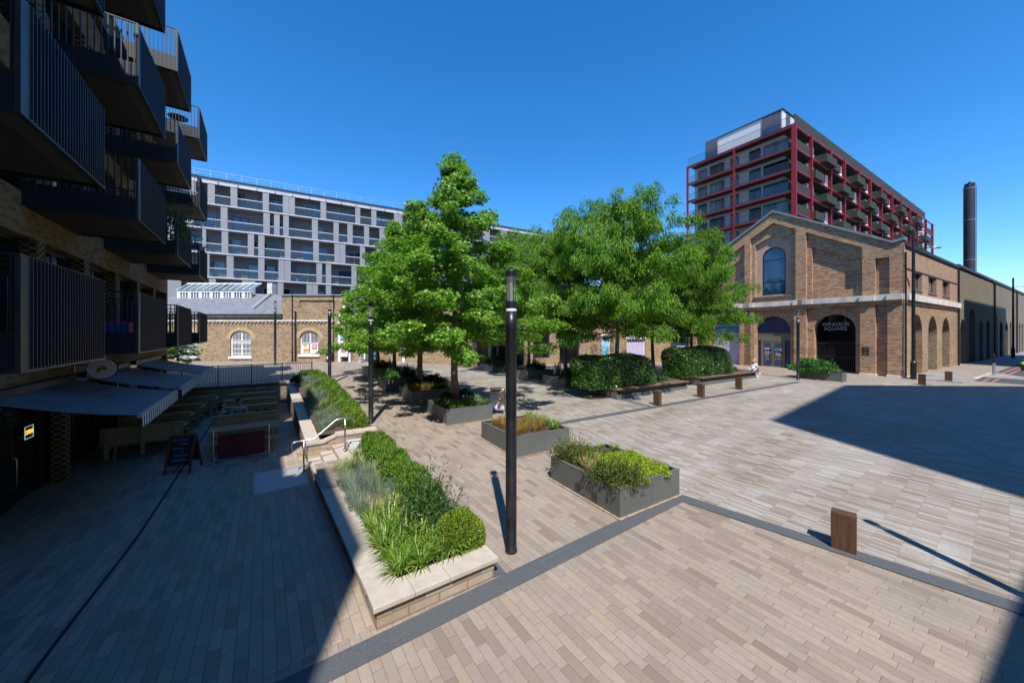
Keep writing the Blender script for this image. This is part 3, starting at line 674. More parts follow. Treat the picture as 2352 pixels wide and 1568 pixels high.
# a few balcony plants
# ------------------------------------------------------------------ red framed tower
tc = Vector(((2512-1620)/1143*51.7, 51.7)); tu = Vector((.845,.535)); tl = Vector((.545,-.838))
th_ = 80.; LW = 15.9
TF2 = Frame(tc, tu, 0.); TF1 = Frame(tc-tl*LW, tl, 0.)
tower = thing('apartment_tower', 'dark balconied apartment tower with red steel frame and white rooftop storey', 'building', TF2.loc(), TF2.ang)
tm = Matrix.Translation(Vector((tc.x,tc.y,0))) @ Matrix.Rotation(TF2.ang, 4, 'Z')
side_e = bpy.data.objects.new('tower_side', None)
bpy.data.objects.remove(side_e)
def tw_part(name, mat, mb, face, parent=None):      # face 'L' meshes are drawn in the left facade's frame, then moved into the tower's
    if face == 'L':
        Mx = tm.inverted() @ (Matrix.Translation(Vector((TF1.o.x,TF1.o.y,0))) @ Matrix.Rotation(TF1.ang, 4, 'Z'))
        mb.v = [tuple(Mx @ Vector(v)) for v in mb.v]
    return mb.build(name, M[mat], parent or tower)
BZ = [29.75-3.1*k+CZ for k in range(7)]             # beam levels
ZP = 31.35+CZ; ZT = 33.7+CZ
DPT = 1.9
tw_part('wall', 'brick_panel', MB().box(DPT, th_-1.2, DPT, LW+.01, 0, BZ[0]), 'R')
m = MB(); m.box(-.02, th_, -.02, LW, BZ[0]+.02, BZ[0]+.22); tw_part('roof_terrace', 'soffit', m, 'R')
m = MB(); m.box(2.0, th_-3, 2.2, LW-2.2, BZ[0]+.22, ZT); tw_part('penthouse', 'brick_white', m, 'R')
m = MB(); m.box(1.85, th_-2.8, 2.05, LW-2.0, ZT, ZT+.14); tw_part('roof', 'dark_metal', m, 'R')
m = MB(); x = 3.2
while x < th_-6: m.box(x, x+1.5, 2.16, 2.2, BZ[0]+.2, ZT-.02); x += 3.4
tw_part('penthouse_bays', 'brick_navy', m, 'R')
for q0_, q1_ in ((2231.5,2269.8),(2410,2471)):                       # dark brick surrounds with windows on the penthouse end wall
    x0, x1 = TF1.sx(q0_*SRC, 1.96), TF1.sx(q1_*SRC, 1.96)
    tw_part('penthouse_surround', 'brick_navy', MB().box(x0, x1, 1.96, 2.0, BZ[0]+2.0, ZT-.01), 'L')
    w = tw_part('window', 'dark_metal', MB().box(x0, x1, 1.95, 1.99, BZ[0]+.25, BZ[0]+2.0), 'L')
    tw_part('pane', 'glass_sky_tint', MB().box(x0+.08, x1-.08, 1.93, 1.948, BZ[0]+.3, BZ[0]+1.92), 'L', w)
m = MB(); m.box(0, th_, -.06, -.02, BZ[0]+.05, ZP); tw_part('parapet_panel', 'balcony_green', m, 'R')
x = 6.
while x < th_-2:                                             # glass screens between the roof terraces
    tw_part('terrace_screen', 'slab_edge', MB().tube([(x,0,ZP),(x,0,ZP+.75),(x,1.9,ZP+.75)], .035, 4), 'R'); x += 6.4
def bars(mb, x0, x1, y, z0, z1, step=.12):
    x = x0
    while x < x1: mb.box(x-.009, x+.009, y-.012, y+.012, z0, z1); x += step
    mb.box(x0, x1, y-.02, y+.02, z1, z1+.05); return mb
tw_part('roof_railing', 'balcony_green', bars(MB(), 0, LW, 0, BZ[0]+.1, BZ[0]+1.35, .15), 'L')
colsL = [TF1.sx(q*SRC) for q in (2176, 2323.6, 2509)]
colsR = [TF2.sx(q*SRC) for q in (2513,2564,2625,2669,2715,2751,2786,2820,2848,2876.5,2900,2928,2949)]
for x in colsL: tw_part('column', 'red_steel', MB().box(x-.13, x+.13, -.2, .10, 0, BZ[0]+.1), 'L')
for x in colsR: tw_part('column', 'red_steel', MB().box(x-.14, x+.14, -.28, .2, 0, BZ[0]+.08), 'R')
r4 = random.Random(5)
for k, z in enumerate(BZ):
    tw_part('beam', 'red_steel', MB().box(0, LW, -.14, .1, z-.29, z-.11), 'L')
    tw_part('beam', 'red_steel', MB().box(0, colsR[-1], -.16, .08, z-.30, z-.08), 'R')
    if k:
        m = MB(); m.box(0, LW+.0, -.05, DPT, z-.08, z+.14); tw_part('floor_slab', 'soffit', m, 'L')
        m = MB(); m.box(0, th_-1, .02, DPT, z-.06, z+.1); tw_part('floor_slab', 'soffit', m, 'R')
        tw_part('railing', 'balcony_green', bars(MB(), .25, LW-.2, -.02, z+.05, z+1.15, .15), 'L')
        for x0, w_ in ((.9,1.3),(3.0,2.2),(6.4,1.1),(9.3,1.5),(11.3,3.2)):
            wf = tw_part('window', 'dark_metal', MB().box(x0-.08,x0+w_+.08,DPT-.05,DPT-.005,z+.14,z+2.5), 'L')
            m = MB(); m.box(x0,x0+w_/2-.04,DPT-.075,DPT-.052,z+.2,z+2.4); m.box(x0+w_/2+.04,x0+w_,DPT-.075,DPT-.052,z+.2,z+2.4)
            tw_part('pane', r4.choice(('glass_sky_tint','glass_dark','glass_curtain')), m, 'L', wf)
        tw_part('privacy_screen', 'glass_clear', MB().box(5.2,5.24,.2,DPT-.1,z+.14,z+2.0), 'L')
        # long facade: white render piers, windows behind, balcony boxes staggered bay by bay
        n_b = len(colsR)-1
        for i in range(n_b):
            x0, x1 = colsR[i], colsR[i+1]; w_ = x1-x0
            if i: tw_part('white_wall', 'white_render', MB().box(x0+w_*.12, x0+w_*.46, .75, DPT-.01, z+.1, z+2.7), 'R')
        for i in range(n_b):
            x0, x1 = colsR[i]+.28, colsR[i+1]-.28; w_ = x1-x0
            if i == 0: tw_part('balcony', 'balcony_green', MB().box(x0, x1, -.10, -.04, z-.02, z+1.25), 'R'); continue
            if i == n_b-1: tw_part('balcony', 'balcony_green', MB().box(x0, x1, -.10, -.04, z-.02, z+1.2), 'R'); continue
            out = (i+k) % 2 == 0; y0 = -1.0 if out else -.55
            a0, a1 = (x0+.1, x0+w_*.46) if not out else (x0+w_*.42, x1+.1)
            b = MB(); b.box(a0, a1, y0, y0+.05, z-.12, z+1.1); b.box(a0, a0+.05, y0+.05, DPT, z-.12, z+1.1); b.box(a1-.05, a1, y0+.05, DPT, z-.12, z+1.1); b.box(a0+.05, a1-.05, y0+.05, DPT, z-.12, z+.06)
            tw_part('balcony', 'balcony_green', b, 'R')
        for i in range(0, n_b):
            x0 = colsR[i]+(colsR[i+1]-colsR[i])*.55
            tw_part('glazing', 'glass_sky_tint', MB().box(x0, x0+1.6, DPT-.08, DPT-.02, z+.12, z+2.4), 'R')
# ------------------------------------------------------------------ flue stack behind the street wall
cy_ = 80.; cp = at(2227.5, cy_)
ch = thing('chimney_stack', 'tall black cylindrical boiler flue rising behind the street wall', 'chimney', (cp.x, cp.y, 0))
zc = CZ+(HY-429)/FPX*cy_; rr = 15.5/FPX*cy_/1.6
MB().lathe([(rr,0),(rr,zc)], 28).build('shaft', M['chimney_black'], ch, False)
for f in (.30,.545,.79,.985): MB().lathe([(rr*1.06,zc*f),(rr*1.06,zc*f+.12)], 28).build('flange', M['lead'], ch)
for k in range(5): MB().lathe([(rr*.28,zc),(rr*.28,zc+.7+.2*(k%2))], 12, (rr*.6*math.cos(k*1.257), rr*.6*math.sin(k*1.257))).build('flue_pipe', M['chimney_black'], ch)
MB().box(-.05,.05,-rr*1.05,-rr*.98,0,zc).build('ladder_strip', M['lead'], ch)
# ------------------------------------------------------------------ gabled brick hall on the right
WL = 15.44
wo_ = C0-(-UL)*0 - Vector((.5145,-.8575))*WL
wz = .46
WF = Frame(wo_, (.5145,-.8575), wz)
hall = thing('brick_hall', 'large gabled brown brick hall with arched openings and a first floor window tinted like reflected sky', 'building', WF.loc(), WF.ang)
ax_, az_ = WF.hit(1776, 484); half = WL-ax_
mir = lambda x: 2*ax_-x
_, zk = WF.hit(2056, 553); kxr = WF.sx(2050); ze = WF.hit(2078, 546)[1]
zb1 = WF.hit(2077, 673)[1]; zb0 = WF.hit(2077, 688)[1]
up = [(0,zb1-.05),(WL,zb1-.05),(WL,ze-.12),(kxr,zk-.12),(ax_,az_-.12),(mir(kxr),zk-.12),(0,ze-.12)]
H = lambda x, y, yy=0.: WF.hit(x*SRC, y*SRC, yy)
def zz(xs, y): return H(xs, y)[1]
cxl, cxr = H(2374,760)[0], H(2517,760)[0]
hole_c = [(cxl,zb1+.02),(cxr,zb1+.02),(cxr,zz(2517,725)),(ax_,zz(2446,705)),(cxl,zz(2374,757))]
r0, r1 = H(2549.6,800)[0], H(2728,800)[0]
hole_r = [(r0,zb1+.02),(r1,zb1+.02),(r1,zz(2728,782)),(r0,zz(2549.6,735))]
hole_l = [(mir(p[0]),p[1]) for p in hole_r[::-1]]; hole_l = [hole_l[2],hole_l[3],hole_l[0],hole_l[1]]
q0, q1 = H(2768.7,850)[0], H(2814,850)[0]
hole_s = [(q0,zb1+.02),(q1,zb1+.02),(q1,zz(2814,812)),(q0,zz(2768.7,818))]
hole_sl = [(mir(q1),zb1+.02),(mir(q0),zb1+.02),(mir(q0),zz(2768.7,818)),(mir(q1),zz(2814,812))]
m = MB(); m.wall(up, [hole_c,hole_r,hole_l,hole_s,hole_sl], 0, .24); m.build('wall', M['brick_windsor'], hall, fixn=False)
D1 = .243
c0x, c1x = H(2390,800,D1)[0], H(2503,800,D1)[0]; zs_ = H(2447,936,D1)[1]
in_c = [(c0x,zs_),(c1x,zs_),(c1x,H(2503,759,D1)[1]),(ax_,H(2447,743,D1)[1]),(c0x,H(2390,777,D1)[1])]
i0, i1 = H(2569,850,D1)[0], H(2707.8,850,D1)[0]; zi = H(2569,924,D1)[1]
in_r = [(i0,zi),(i1,zi),(i1,H(2707.8,822,D1)[1]),(i0,H(2569,782,D1)[1])]
in_l = [(mir(i1),zi),(mir(i0),zi),(mir(i0),in_r[3][1]),(mir(i1),in_r[2][1])]
up2 = [(.02,zb1-.04),(WL-.02,zb1-.04),(WL-.02,ze-.3),(kxr,zk-.3),(ax_,az_-.3),(mir(kxr),zk-.3),(.02,ze-.3)]
m = MB(); m.wall(up2, [in_c,in_r,in_l], D1, .2); m.build('recessed_wall', M['brick_windsor'], hall)
D2 = .446
wx0, wx1 = H(2411,850,D2)[0], H(2486,850,D2)[0]; wz0 = H(2447,933,D2)[1]; wzs = H(2447,815,D2)[1]; wzt = H(2447.6,782,D2)[1]
m = MB(); m.wall([(c0x-.3,zb1+.02),(c1x+.3,zb1+.02),(c1x+.3,in_c[2][1]+.3),(ax_,in_c[3][1]+.3),(c0x-.3,in_c[4][1]+.3)], [arch(wx0,wx1,wz0,wzs,wzt,18)], D2, .25)
m.build('window_surround', M['brick_pink'], hall)
m = MB()
for pl_ in (in_r, in_l): cxp = sum(p[0] for p in pl_)/4; MB().slab([(cxp+(p[0]-cxp)*1.06, p[1]+(.2 if j > 1 else -.2)) for j, p in enumerate(pl_)], D2+.02, D2+.1).build('infill_panel', M['brick_windsor'], hall)
wf = MB(); o_ = arch(wx0+.005,wx1-.005,wz0+.005,wzs,wzt-.005,18); i_ = arch(wx0+.1,wx1-.1,wz0+.1,wzs,wzt-.1,18)
wf.wall(o_, [i_], D2+.06, .1)
for pz in (H(2447,822,D2)[1], H(2447,892,D2)[1]): wf.box(wx0+.1,wx1-.1,D2+.07,D2+.13,pz-.03,pz+.03)
wn = wf.build('window', M['dark_metal'], hall)
MB().slab(i_, D2+.1, D2+.12).build('pane', M['glass_sky_tint'], wn)
MB().box(c0x-.1,c1x+.1,D1-.12,D2+.06,zs_-.12,zs_-.004).build('window_sill', M['slate'], wn)
# lower storey: recessed wall with arches between pilasters
def arch_px(xl, xr, xt, yt, y0, yy): 
    a0, b0 = WF.sx(xl*SRC, yy), WF.sx(xr*SRC, yy); zt = H(xt, yt, yy)[1]; return a0, b0, zt
L0 = .25
ca, cb, ct = arch_px(2393,2501,2446.7,1000,0,L0); cs = ct-(cb-ca)/2*.98
ga, gb_, gt = arch_px(2575.5,2707.4,2642,993.5,0,L0); gs = gt-(gb_-ga)/2*.95
la, lb = mir(gb_), mir(ga)
holes = [arch(ca,cb,-.5,cs,ct,22), arch(ga,gb_,-.5,gs,gt,22), arch(la,lb,-.5,gs,gt,22)]
m = MB(); m.wall([(0.02,-.6),(WL-.02,-.6),(WL-.02,zb1-.1),(.02,zb1-.1)], holes, L0, .55); m.build('lower_wall', M['brick_windsor'], hall)
def ringmesh(a, b, zs, zt, w, y0, y1, n=22):
    c = (a+b)/2; r = (b-a)/2; k = (zt-zs)/r; vs = []
    for i in range(n+1):
        t = math.pi*i/n
        for rr, y in ((r,y0),(r+w,y0),(r+w,y1),(r,y1)): vs.append((c+rr*math.cos(t), y, zs+rr*k*math.sin(t)))
    fs = []
    for i in range(n):
        for j in range(4): fs.append((i*4+j, i*4+(j+1)%4, i*4+4+(j+1)%4, i*4+4+j))
    return MB().add(vs, fs)
for a, b, s_, t_ in ((ca,cb,cs,ct),(ga,gb_,gs,gt),(la,lb,gs,gt)): ringmesh(a,b,s_,t_,.42,L0-.02,L0+.02).build('arch_ring', M['brick_windsor'], hall)
pil = [(2340,2374),(2511.7,2551),(2720.9,2769.4),(2807.6,2862)]
for k, (a, b) in enumerate(pil):
    a, b = H(a,1000)[0], min(WL, H(b,1000)[0])
    for x0, x1 in ((a,b),(mir(b),mir(a))):
        if k in (0,1) and x0 > ax_ and k == 0: continue
        x0, x1 = max(0,x0), min(WL,x1)
        MB().box(x0,x1,0,L0-.003,-.6,zb1-.12).build('pilaster', M['brick_windsor'], hall)
        MB().bbox(x0-.05,x1+.05,-.05,L0,-.6,.12+.06*(x1>12),.02).build('plinth', M['stone_band'], hall)
m = MB()
edges = sorted([0.]+[v for a, b in pil for v in (H(a,1000)[0], min(WL,H(b,1000)[0]))]+[mir(v) for a, b in pil for v in (H(a,1000)[0], min(WL,H(b,1000)[0])) if 0 < mir(v) < WL])
m.box(-.02,WL+.02,-.14,.5,zb0+.03,zb1-.02)
x = 0.
for a, b in pil:
    for x0, x1 in ((H(a,1000)[0], min(WL+.02,H(b,1000)[0])), (mir(min(WL+.02,H(b,1000)[0])), mir(H(a,1000)[0]))):
        x0 = max(-.02, x0)
        if x1 > x0+.05: m.box(x0,x1,-.24,-.14,zb0+.03,zb1-.02)
m.build('stone_band', M['stone_band'], hall)
m = MB(); m.box(-.02,WL+.02,-.10,.3,zb0-.12,zb0+.03); m.box(-.02,WL+.02,-.05,.3,zb0-.26,zb0-.12); m.build('cornice', M['brick_windsor'], hall)
# coping along the gable and the roof behind
m = MB(); cop = [(-.1,ze-.12),(mir(kxr),zk-.12),(ax_,az_-.12),(kxr,zk-.12),(WL+.1,ze-.12)]
for p, q in zip(cop[:-1], cop[1:]): m.add([(p[0],-.12,p[1]),(q[0],-.12,q[1]),(q[0],.4,q[1]),(p[0],.4,p[1]),(p[0],-.12,p[1]+.16),(q[0],-.12,q[1]+.16),(q[0],.4,q[1]+.16),(p[0],.4,p[1]+.16)], [(0,1,5,4),(1,2,6,5),(2,3,7,6),(3,0,4,7),(4,5,6,7),(3,2,1,0)])
m.build('gable_coping', M['lead'], hall)
m = MB(); m.slab([(0.45,zk-1.2),(WL-.45,zk-1.2),(WL-.45,zk-.5),(ax_,az_-.5),(.45,zk-.5)], .80, 62); m.build('roof', M['slate'], hall)
# door filling of the blue arch
dz = .02; yb = L0+.28
m = MB(); m.slab(arch(ca+.01,cb-.01,-.1,cs,ct-.01,20), yb, yb+.06); door_arch = m.build('arch_infill', M['navy'], hall)
ztr = H(2447,1056,yb)[1]; zdr = H(2447,1077,yb)[1]
MB().box(ca+.02,cb-.02,yb-.06,yb,zdr,ztr).build('transom_panel', M['olive_frame'], hall)
MB().box(ca+.02,cb-.02,yb-.08,yb-.06,ztr,ztr+.06).build('transom_bar', M['olive_frame'], hall)
d0, d1 = H(2409,1100,yb)[0], H(2484.5,1100,yb)[0]; dm = (d0+d1)/2
m = MB(); m.box(d0,d0+.09,yb-.07,yb-.002,dz,zdr-.01); m.box(d1-.09,d1,yb-.07,yb-.002,dz,zdr-.01); m.box(d0+.09,d1-.09,yb-.07,yb-.002,zdr-.12,zdr-.01)
m.build('door_frame', M['olive_frame'], hall)
for k, (x0, x1) in enumerate(((d0+.09,dm-.005),(dm+.005,d1-.09))):
    dd = MB().box(x0,x1,yb-.05,yb-.004,dz,zdr-.13).build('door', M['olive_frame'], hall)
    pn = MB().box(x0+.13,x1-.13,yb-.062,yb-.051,dz+.25,zdr-.25).build('door_panel', M['navy'], dd)
    hx = dm-.09 if k == 0 else dm+.09
    MB().tube([(hx,yb-.05,.6),(hx,yb-.12,.62),(hx,yb-.12,1.9),(hx,yb-.05,1.92)], .018, 6).build('handle', M['steel'], dd)
    cxm = (x0+x1)/2; dots = MB(); zh = zdr-.4
    for iz in range(13):
        zq = dz+.38+iz*(zdr-.75-dz)/12
        if k == 1 and .95 < zq < 1.75 or k == 0 and .8 < zq < 1.8: continue
        for ix in range(4):
            xq = x0+.2+ix*(x1-x0-.4)/3; dots.box(xq-.02,xq+.02,yb-.066,yb-.0625,zq-.012,zq+.012)
    dots.build('dot_pattern', M['lilac'], dd)
    yt_ = yb-.066
    if k == 1:
        text('CF', .30, M['text_teal'], dd, (cxm-.09,yt_,1.62)); text('C', .30, M['text_white'], dd, (cxm+.22,yt_,1.62))
        text('Please\nContact', .15, M['text_white'], dd, (cxm,yt_,1.22)); text('020 7870 6295', .095, M['text_orange'], dd, (cxm,yt_,.84))
    else:
        text('RAR', .22, M['text_white'], dd, (cxm,yt_,1.70)); text('Flexible\ncommercial\nspaces', .12, M['text_white'], dd, (cxm,yt_,1.32))
        text('Available now', .1, M['text_orange'], dd, (cxm,yt_,1.02)); text('To let', .11, M['text_white'], dd, (cxm,yt_,.82))
# gate arch with lettering
yg = L0+.45
MB().slab(arch(ga+.01,gb_-.01,-.1,gs,gt-.01,20), yg+2.2, yg+2.3).build('gateway_dark', M['unlit_dark'], hall)
m = MB(); m.box(ga-.02,ga+.0,L0+.55,yg+2.25,-.1,gt); m.box(gb_,gb_+.02,L0+.55,yg+2.25,-.1,gt); m.box(ga,gb_,L0+.55,yg+2.25,gt-.05,gt+.1); m.build('gateway_sides', M['unlit_dark'], hall)
gz = H(2642,1080,yg)[1]; gt_ = MB(); x = ga+.06
while x < gb_-.05: gt_.box(x-.012,x+.012,yg-.012,yg+.012,.05,gz+.05*math.sin((x-ga)/(gb_-ga)*math.pi)); x += .115
gt_.box(ga+.02,gb_-.02,yg-.02,yg+.02,gz-.18,gz-.12); gt_.box(ga+.02,gb_-.02,yg-.02,yg+.02,.12,.18); gt_.box(ga+.02,gb_-.02,yg-.02,yg+.02,gz*.5,gz*.5+.05)
gt_.build('iron_gate', M['dark_metal'], hall)
zt1 = H(2644,1026,yg)[1]; zt2 = H(2644,1039,yg)[1]
ws = text('WINDSOR', .37, M['text_grey'], hall, (H(2644,1026,yg)[0],yg-.05,zt1), name='lettering'); w2 = text('SQUARE', .37, M['text_grey'], hall, (H(2644,1041,yg)[0],yg-.05,zt2-.02), name='lettering')
for t_, wpx in ((ws, H(2688.5,1030,yg)[0]-H(2600,1030,yg)[0]), (w2, H(2680,1040,yg)[0]-H(2607.5,1040,yg)[0])):
    xs = [v.co.x for v in t_.data.vertices]; t_.scale = (wpx/(max(xs)-min(xs)), 1.0, 1)
m = MB(); 
for xq in (ga+(gb_-ga)*.36, ga+(gb_-ga)*.72): m.tube([(xq,yg-.02,zt1),(xq,yg-.02,gt-.05)], .012, 6)
m.build('sign_rods', M['galv'], hall)
# poster arch on the left
MB().slab(arch(la+.01,lb-.01,-.1,gs,gt-.01,20), yb, yb+.05).build('arch_infill', M['teal_sign'], hall)
m = MB()
for z in (gt-1.75, gt-.95): m.box(la+.02,lb-.02,yb-.04,yb-.002,z-.04,z+.04)
m.build('glazing_bars', M['dark_metal'], hall)
MB().box(la+.1,lb-.1,yb-.03,yb-.004,.1,gt-1.85).build('lower_poster', M['lilac'], hall)
xc = (la+lb)/2
text('An exciting opportunity', .21, M['black_board'], hall, (xc,yb-.006,gt-1.2)); text('Work & Restaurant\nAvailable', .2, M['black_board'], hall, (xc,yb-.006,gt-1.42))
# small iron wall ties
m = MB(); tx_, tz_ = H(2744,1110)
for dx, h in ((-.22,.5),(.0,.55)): m.box(tx_+dx,tx_+dx+.06,L0-.29,L0-.25,tz_-h/2,tz_+h/2)
for dz_ in (-.25,.0,.22): m.box(tx_-.28,tx_+.14,L0-.29,L0-.252,tz_+dz_,tz_+dz_+.05)
m.build('wall_tie', M['dark_metal'], hall)
# ---- street front of the hall: drawn in its own frame, then moved into the hall's
SF = Frame(C0, UR, wz)
MxS = (Matrix.Translation(Vector(WF.loc())) @ Matrix.Rotation(WF.ang, 4, 'Z')).inverted() @ (Matrix.Translation(Vector(SF.loc())) @ Matrix.Rotation(SF.ang, 4, 'Z'))
def sp(name, mat, mb, parent=None): mb.v = [tuple(MxS @ Vector(v)) for v in mb.v]; return mb.build(name, M[mat], parent or hall)
HS = lambda x, y, yy=0.: SF.hit(x*SRC, y*SRC, yy)
zx = lambda p: 2700+p/2.904
zy = lambda p: 680+p/2.904
S1 = HS(zx(955), 900)[0]; zp = HS(2867,781)[1]
def aS(p, q, t, yy=0.): return HS(zx(p),900,yy)[0], HS(zx(q),900,yy)[0], HS(zx((p+q)/2), zy(t), yy)[1]
ar = [aS(540,637,913), aS(692,772,930), aS(820,888,944)]
win = [(HS(zx(p),900)[0], HS(zx(q),900)[0]) for p, q in ((548,632),(690,764),(820,886))]
wz1 = HS(zx(725), zy(572))[1]; wz0_ = HS(zx(725), zy(722))[1]
m = MB(); m.wall([(.3,-.6),(S1,-.6),(S1,zb0),(.3,zb0)], [arch(a,b,-.55,t-(b-a)/2,t,14) for a, b, t in ar], .02, .5); sp('street_lower_wall', 'brick_yellow', m)
m = MB(); m.wall([(.3,zb1),(S1,zb1),(S1,zp),(.3,zp)], [rect(a,b,wz0_,wz1) for a, b in win], 0., .4); sp('street_upper_wall', 'brick_red', m)
sp('stone_band', 'stone_band', MB().box(.52,S1+.4,-.2,.35,zb0+.003,zb1-.003))
m = MB(); x = .5
while x < S1+.3: m.box(x,x+.11,-.12,.02,zb0-.14,zb0-.004); x += .24
m.box(.5,S1+.4,-.06,.019,zb0-.24,zb0-.14); sp('dentils', 'brick_yellow', m)
sp('parapet_coping', 'dark_metal', MB().box(.42,S1,-.12,.45,zp,zp+.2))
sp('lintel_band', 'dark_metal', MB().box(.3,S1-.2,-.03,.0,wz1+.0,wz1+.1))
for a, b in win:
    w = sp('window', 'dark_metal', MB().wall(rect(a+.01,b-.01,wz0_+.01,wz1-.01), [rect(a+.09,b-.09,wz0_+.09,wz1-.09)], .22, .08))
    sp('pane', 'glass_curtain', MB().box(a+.09,b-.09,.25,.27,wz0_+.09,wz1-.09), w)
    sp('window_sill', 'slate', MB().box(a-.06,b+.06,-.07,.22,wz0_-.09,wz0_-.003), w)
for a, b, t in ar: sp('arch_infill', 'unlit_dark', MB().slab(arch(a-.1,b+.1,-.5,t-(b-a)/2,t+.1,12), .48, .56))
m = MB(); m.tube([(S1-.05,-.1,-.1),(S1-.05,-.1,zp-.1)], .07, 8); m.tube([(.35,-.06,-.1),(.35,-.06,zp-.4)], .05, 8); sp('drainpipe', 'lamp_black', m)
sp('plinth', 'stone_band', MB().box(.35,S1-.2,-.05,.018,-.6,.08))
SW = thing('street_wall', 'long sooty brick street wall with blind arches and drainpipes', 'wall', (*SF.w(S1+.0,0)[:2], wz), SF.ang)
mk = lambda p, q, t: [v-(S1 if i < 2 else 0) for i, v in enumerate(aS(p, q, t))]
arS = [mk(990,1035,957), mk(1072,1127,855), mk(1165,1198,963), mk(1228,1262,966), mk(1298,1330,880), mk(1350,1379,978), mk(1402,1427,985)]
x = arS[-1][1]+1.6
while x < 60: arS.append([x, x+1.5, 4.6]); x += 3.1
zw = HS(zx(960), zy(475))[1]
m = MB(); m.wall([(.0,-.7),(62,-.7),(62,zw),(.0,zw)], [arch(a,b,-.65,t-(b-a)/2,t,12) for a, b, t in arS], .05, .45); m.build('wall', M['brick_street'], SW)
for a, b, t in arS: MB().slab(arch(a-.1,b+.1,-.6,t-(b-a)/2,t+.1,10), .45, .55).build('blind_arch', M['unlit_dark'], SW)
MB().box(.0,62.2,-.1,.6,zw,zw+.22).build('coping', M['dark_metal'], SW)
for p in (1290,1497): 
    xq = HS(zx(p),900)[0]-S1; MB().tube([(xq,-.08,-.1),(xq,-.08,zw-.1)], .09, 8).build('drainpipe', M['lamp_black'], SW)
MB().box(0,62,.55,16,0,zw-.6).build('building_mass', M['brick_street'], SW)

# ------------------------------------------------------------------ low brick range along the far side: stores wing, shop, middle range
LD = 31.5
lw0 = at(330, LD)
LF = Frame((lw0.x, LD), (1,.0), zg(at(620,LD).x, LD)-.05)
HL = lambda x, y, yy=0.: LF.hit(x*SRC, y*SRC, yy)
wing = thing('brick_wing', 'low yellow brick wing with slate roof, white lantern and barred arched windows', 'building', LF.loc(), 0)
we = HL(880,1000)[0]; zc_ = HL(700,1017)[1]; zev = HL(700,996)[1]
z6 = lambda p: 600+p/3.92
y6 = lambda p: 840+p/3.92
def lwin(p, q, yt, yb_): 
    a, b = HL(z6(p),1000)[0], HL(z6(q),1000)[0]; return a, b, HL(z6(p),y6(yt))[1], HL(z6(p),y6(yb_))[1]
wA = lwin(502,765,803,1130); dx = wA[1]-wA[0]; wB = (HL(z6(-170),1000)[0], HL(z6(92),1000)[0], wA[2], HL(z6(0),y6(1140))[1]); wC = lwin(1368,1610,805,1105)
def wing_wall(x0, x1, z0, z1, wins, parent, y0=0., mat='brick_yellow'):
    m = MB(); m.wall(rect(x0,x1,z0,z1), [arch(a,b,zb,zt-(b-a)*.40,zt,14) for a, b, zt, zb in wins], y0, .4); m.build('wall', M[mat], parent)
    for a, b, zt, zb in wins:
        ringmesh(a,b,zt-(b-a)*.40,zt,.34,y0-.012,y0+.02,18).build('arch_ring', M['brick_arch'], parent)
        wf = MB(); wf.wall(arch(a+.005,b-.005,zb+.005,zt-(b-a)*.40,zt-.005,14), [arch(a+.09,b-.09,zb+.09,zt-(b-a)*.40,zt-.09,14)], y0+.14, .06)
        wf.box((a+b)/2-.05,(a+b)/2+.05,y0+.15,y0+.19,zb+.09,zt-.05); zm = zb+(zt-zb)*.55; wf.box(a+.09,b-.09,y0+.15,y0+.19,zm-.035,zm+.035)
        wo = wf.build('window', M['white_paint'], parent)
        MB().slab(arch(a+.05,b-.05,zb+.05,zt-(b-a)*.40,zt-.05,14), y0+.2, y0+.22).build('pane', M['glass_dark'], wo)
        gm = MB(); x = a+.16
        while x < b-.1:
            h = math.sqrt(max(0,1-((x-(a+b)/2)/((b-a)/2))**2))*(b-a)*.40; gm.box(x-.014,x+.014,y0+.11,y0+.125,zb+.1,zt-(b-a)*.40+h-.1); x += .12
        for zq in (.12,.3,.5,.62):
            zq = zb+(zt-zb)*zq
            for kx_ in range(int((b-a-.2)/.12)):
                xq = a+.16+kx_*.12; gm.tube([(xq,y0+.105,zq-.06),(xq+.12,y0+.105,zq+.06)], .010, 4); gm.tube([(xq+.12,y0+.105,zq-.06),(xq,y0+.105,zq+.06)], .010, 4)
        gm.build('security_grille', M['white_paint'], wo)
        MB().box(a-.08,b+.08,y0-.1,y0+.14,zb-.16,zb-.003).build('window_sill', M['white_paint'], wo)
xs = HL(z6(1148),1000)[0]
wing_wall(0., xs, -.8, zev, [wB, wA], wing)
m = MB(); m.box(0,xs,-.10,-.002,zc_,zc_+.14); m.box(0,xs,-.05,-.002,zev-.22,zev); m.build('cornice', M['stone_band'], wing)
m = MB(); x = .1
while x < xs: m.box(x,x+.13,-.09,-.002,zc_-.17,zc_-.004); x += .33
m.build('dentils', M['brick_yellow'], wing)
zr_ = HL(700,932,3.2)[1]
m = MB(); m.add([(-.2,-.25,zev-.03),(xs+.1,-.25,zev-.03),(xs+.1,3.2,zr_),(-.2,3.2,zr_),(xs+.1,7,zev),(-.2,7,zev)], [(0,1,2,3),(3,2,4,5),(0,3,5),(1,4,2)]); m.build('roof', M['slate'], wing)
MB().box(-.2,xs+.12,-.36,-.2,zev-.06,zev+.06).build('gutter', M['lamp_black'], wing)
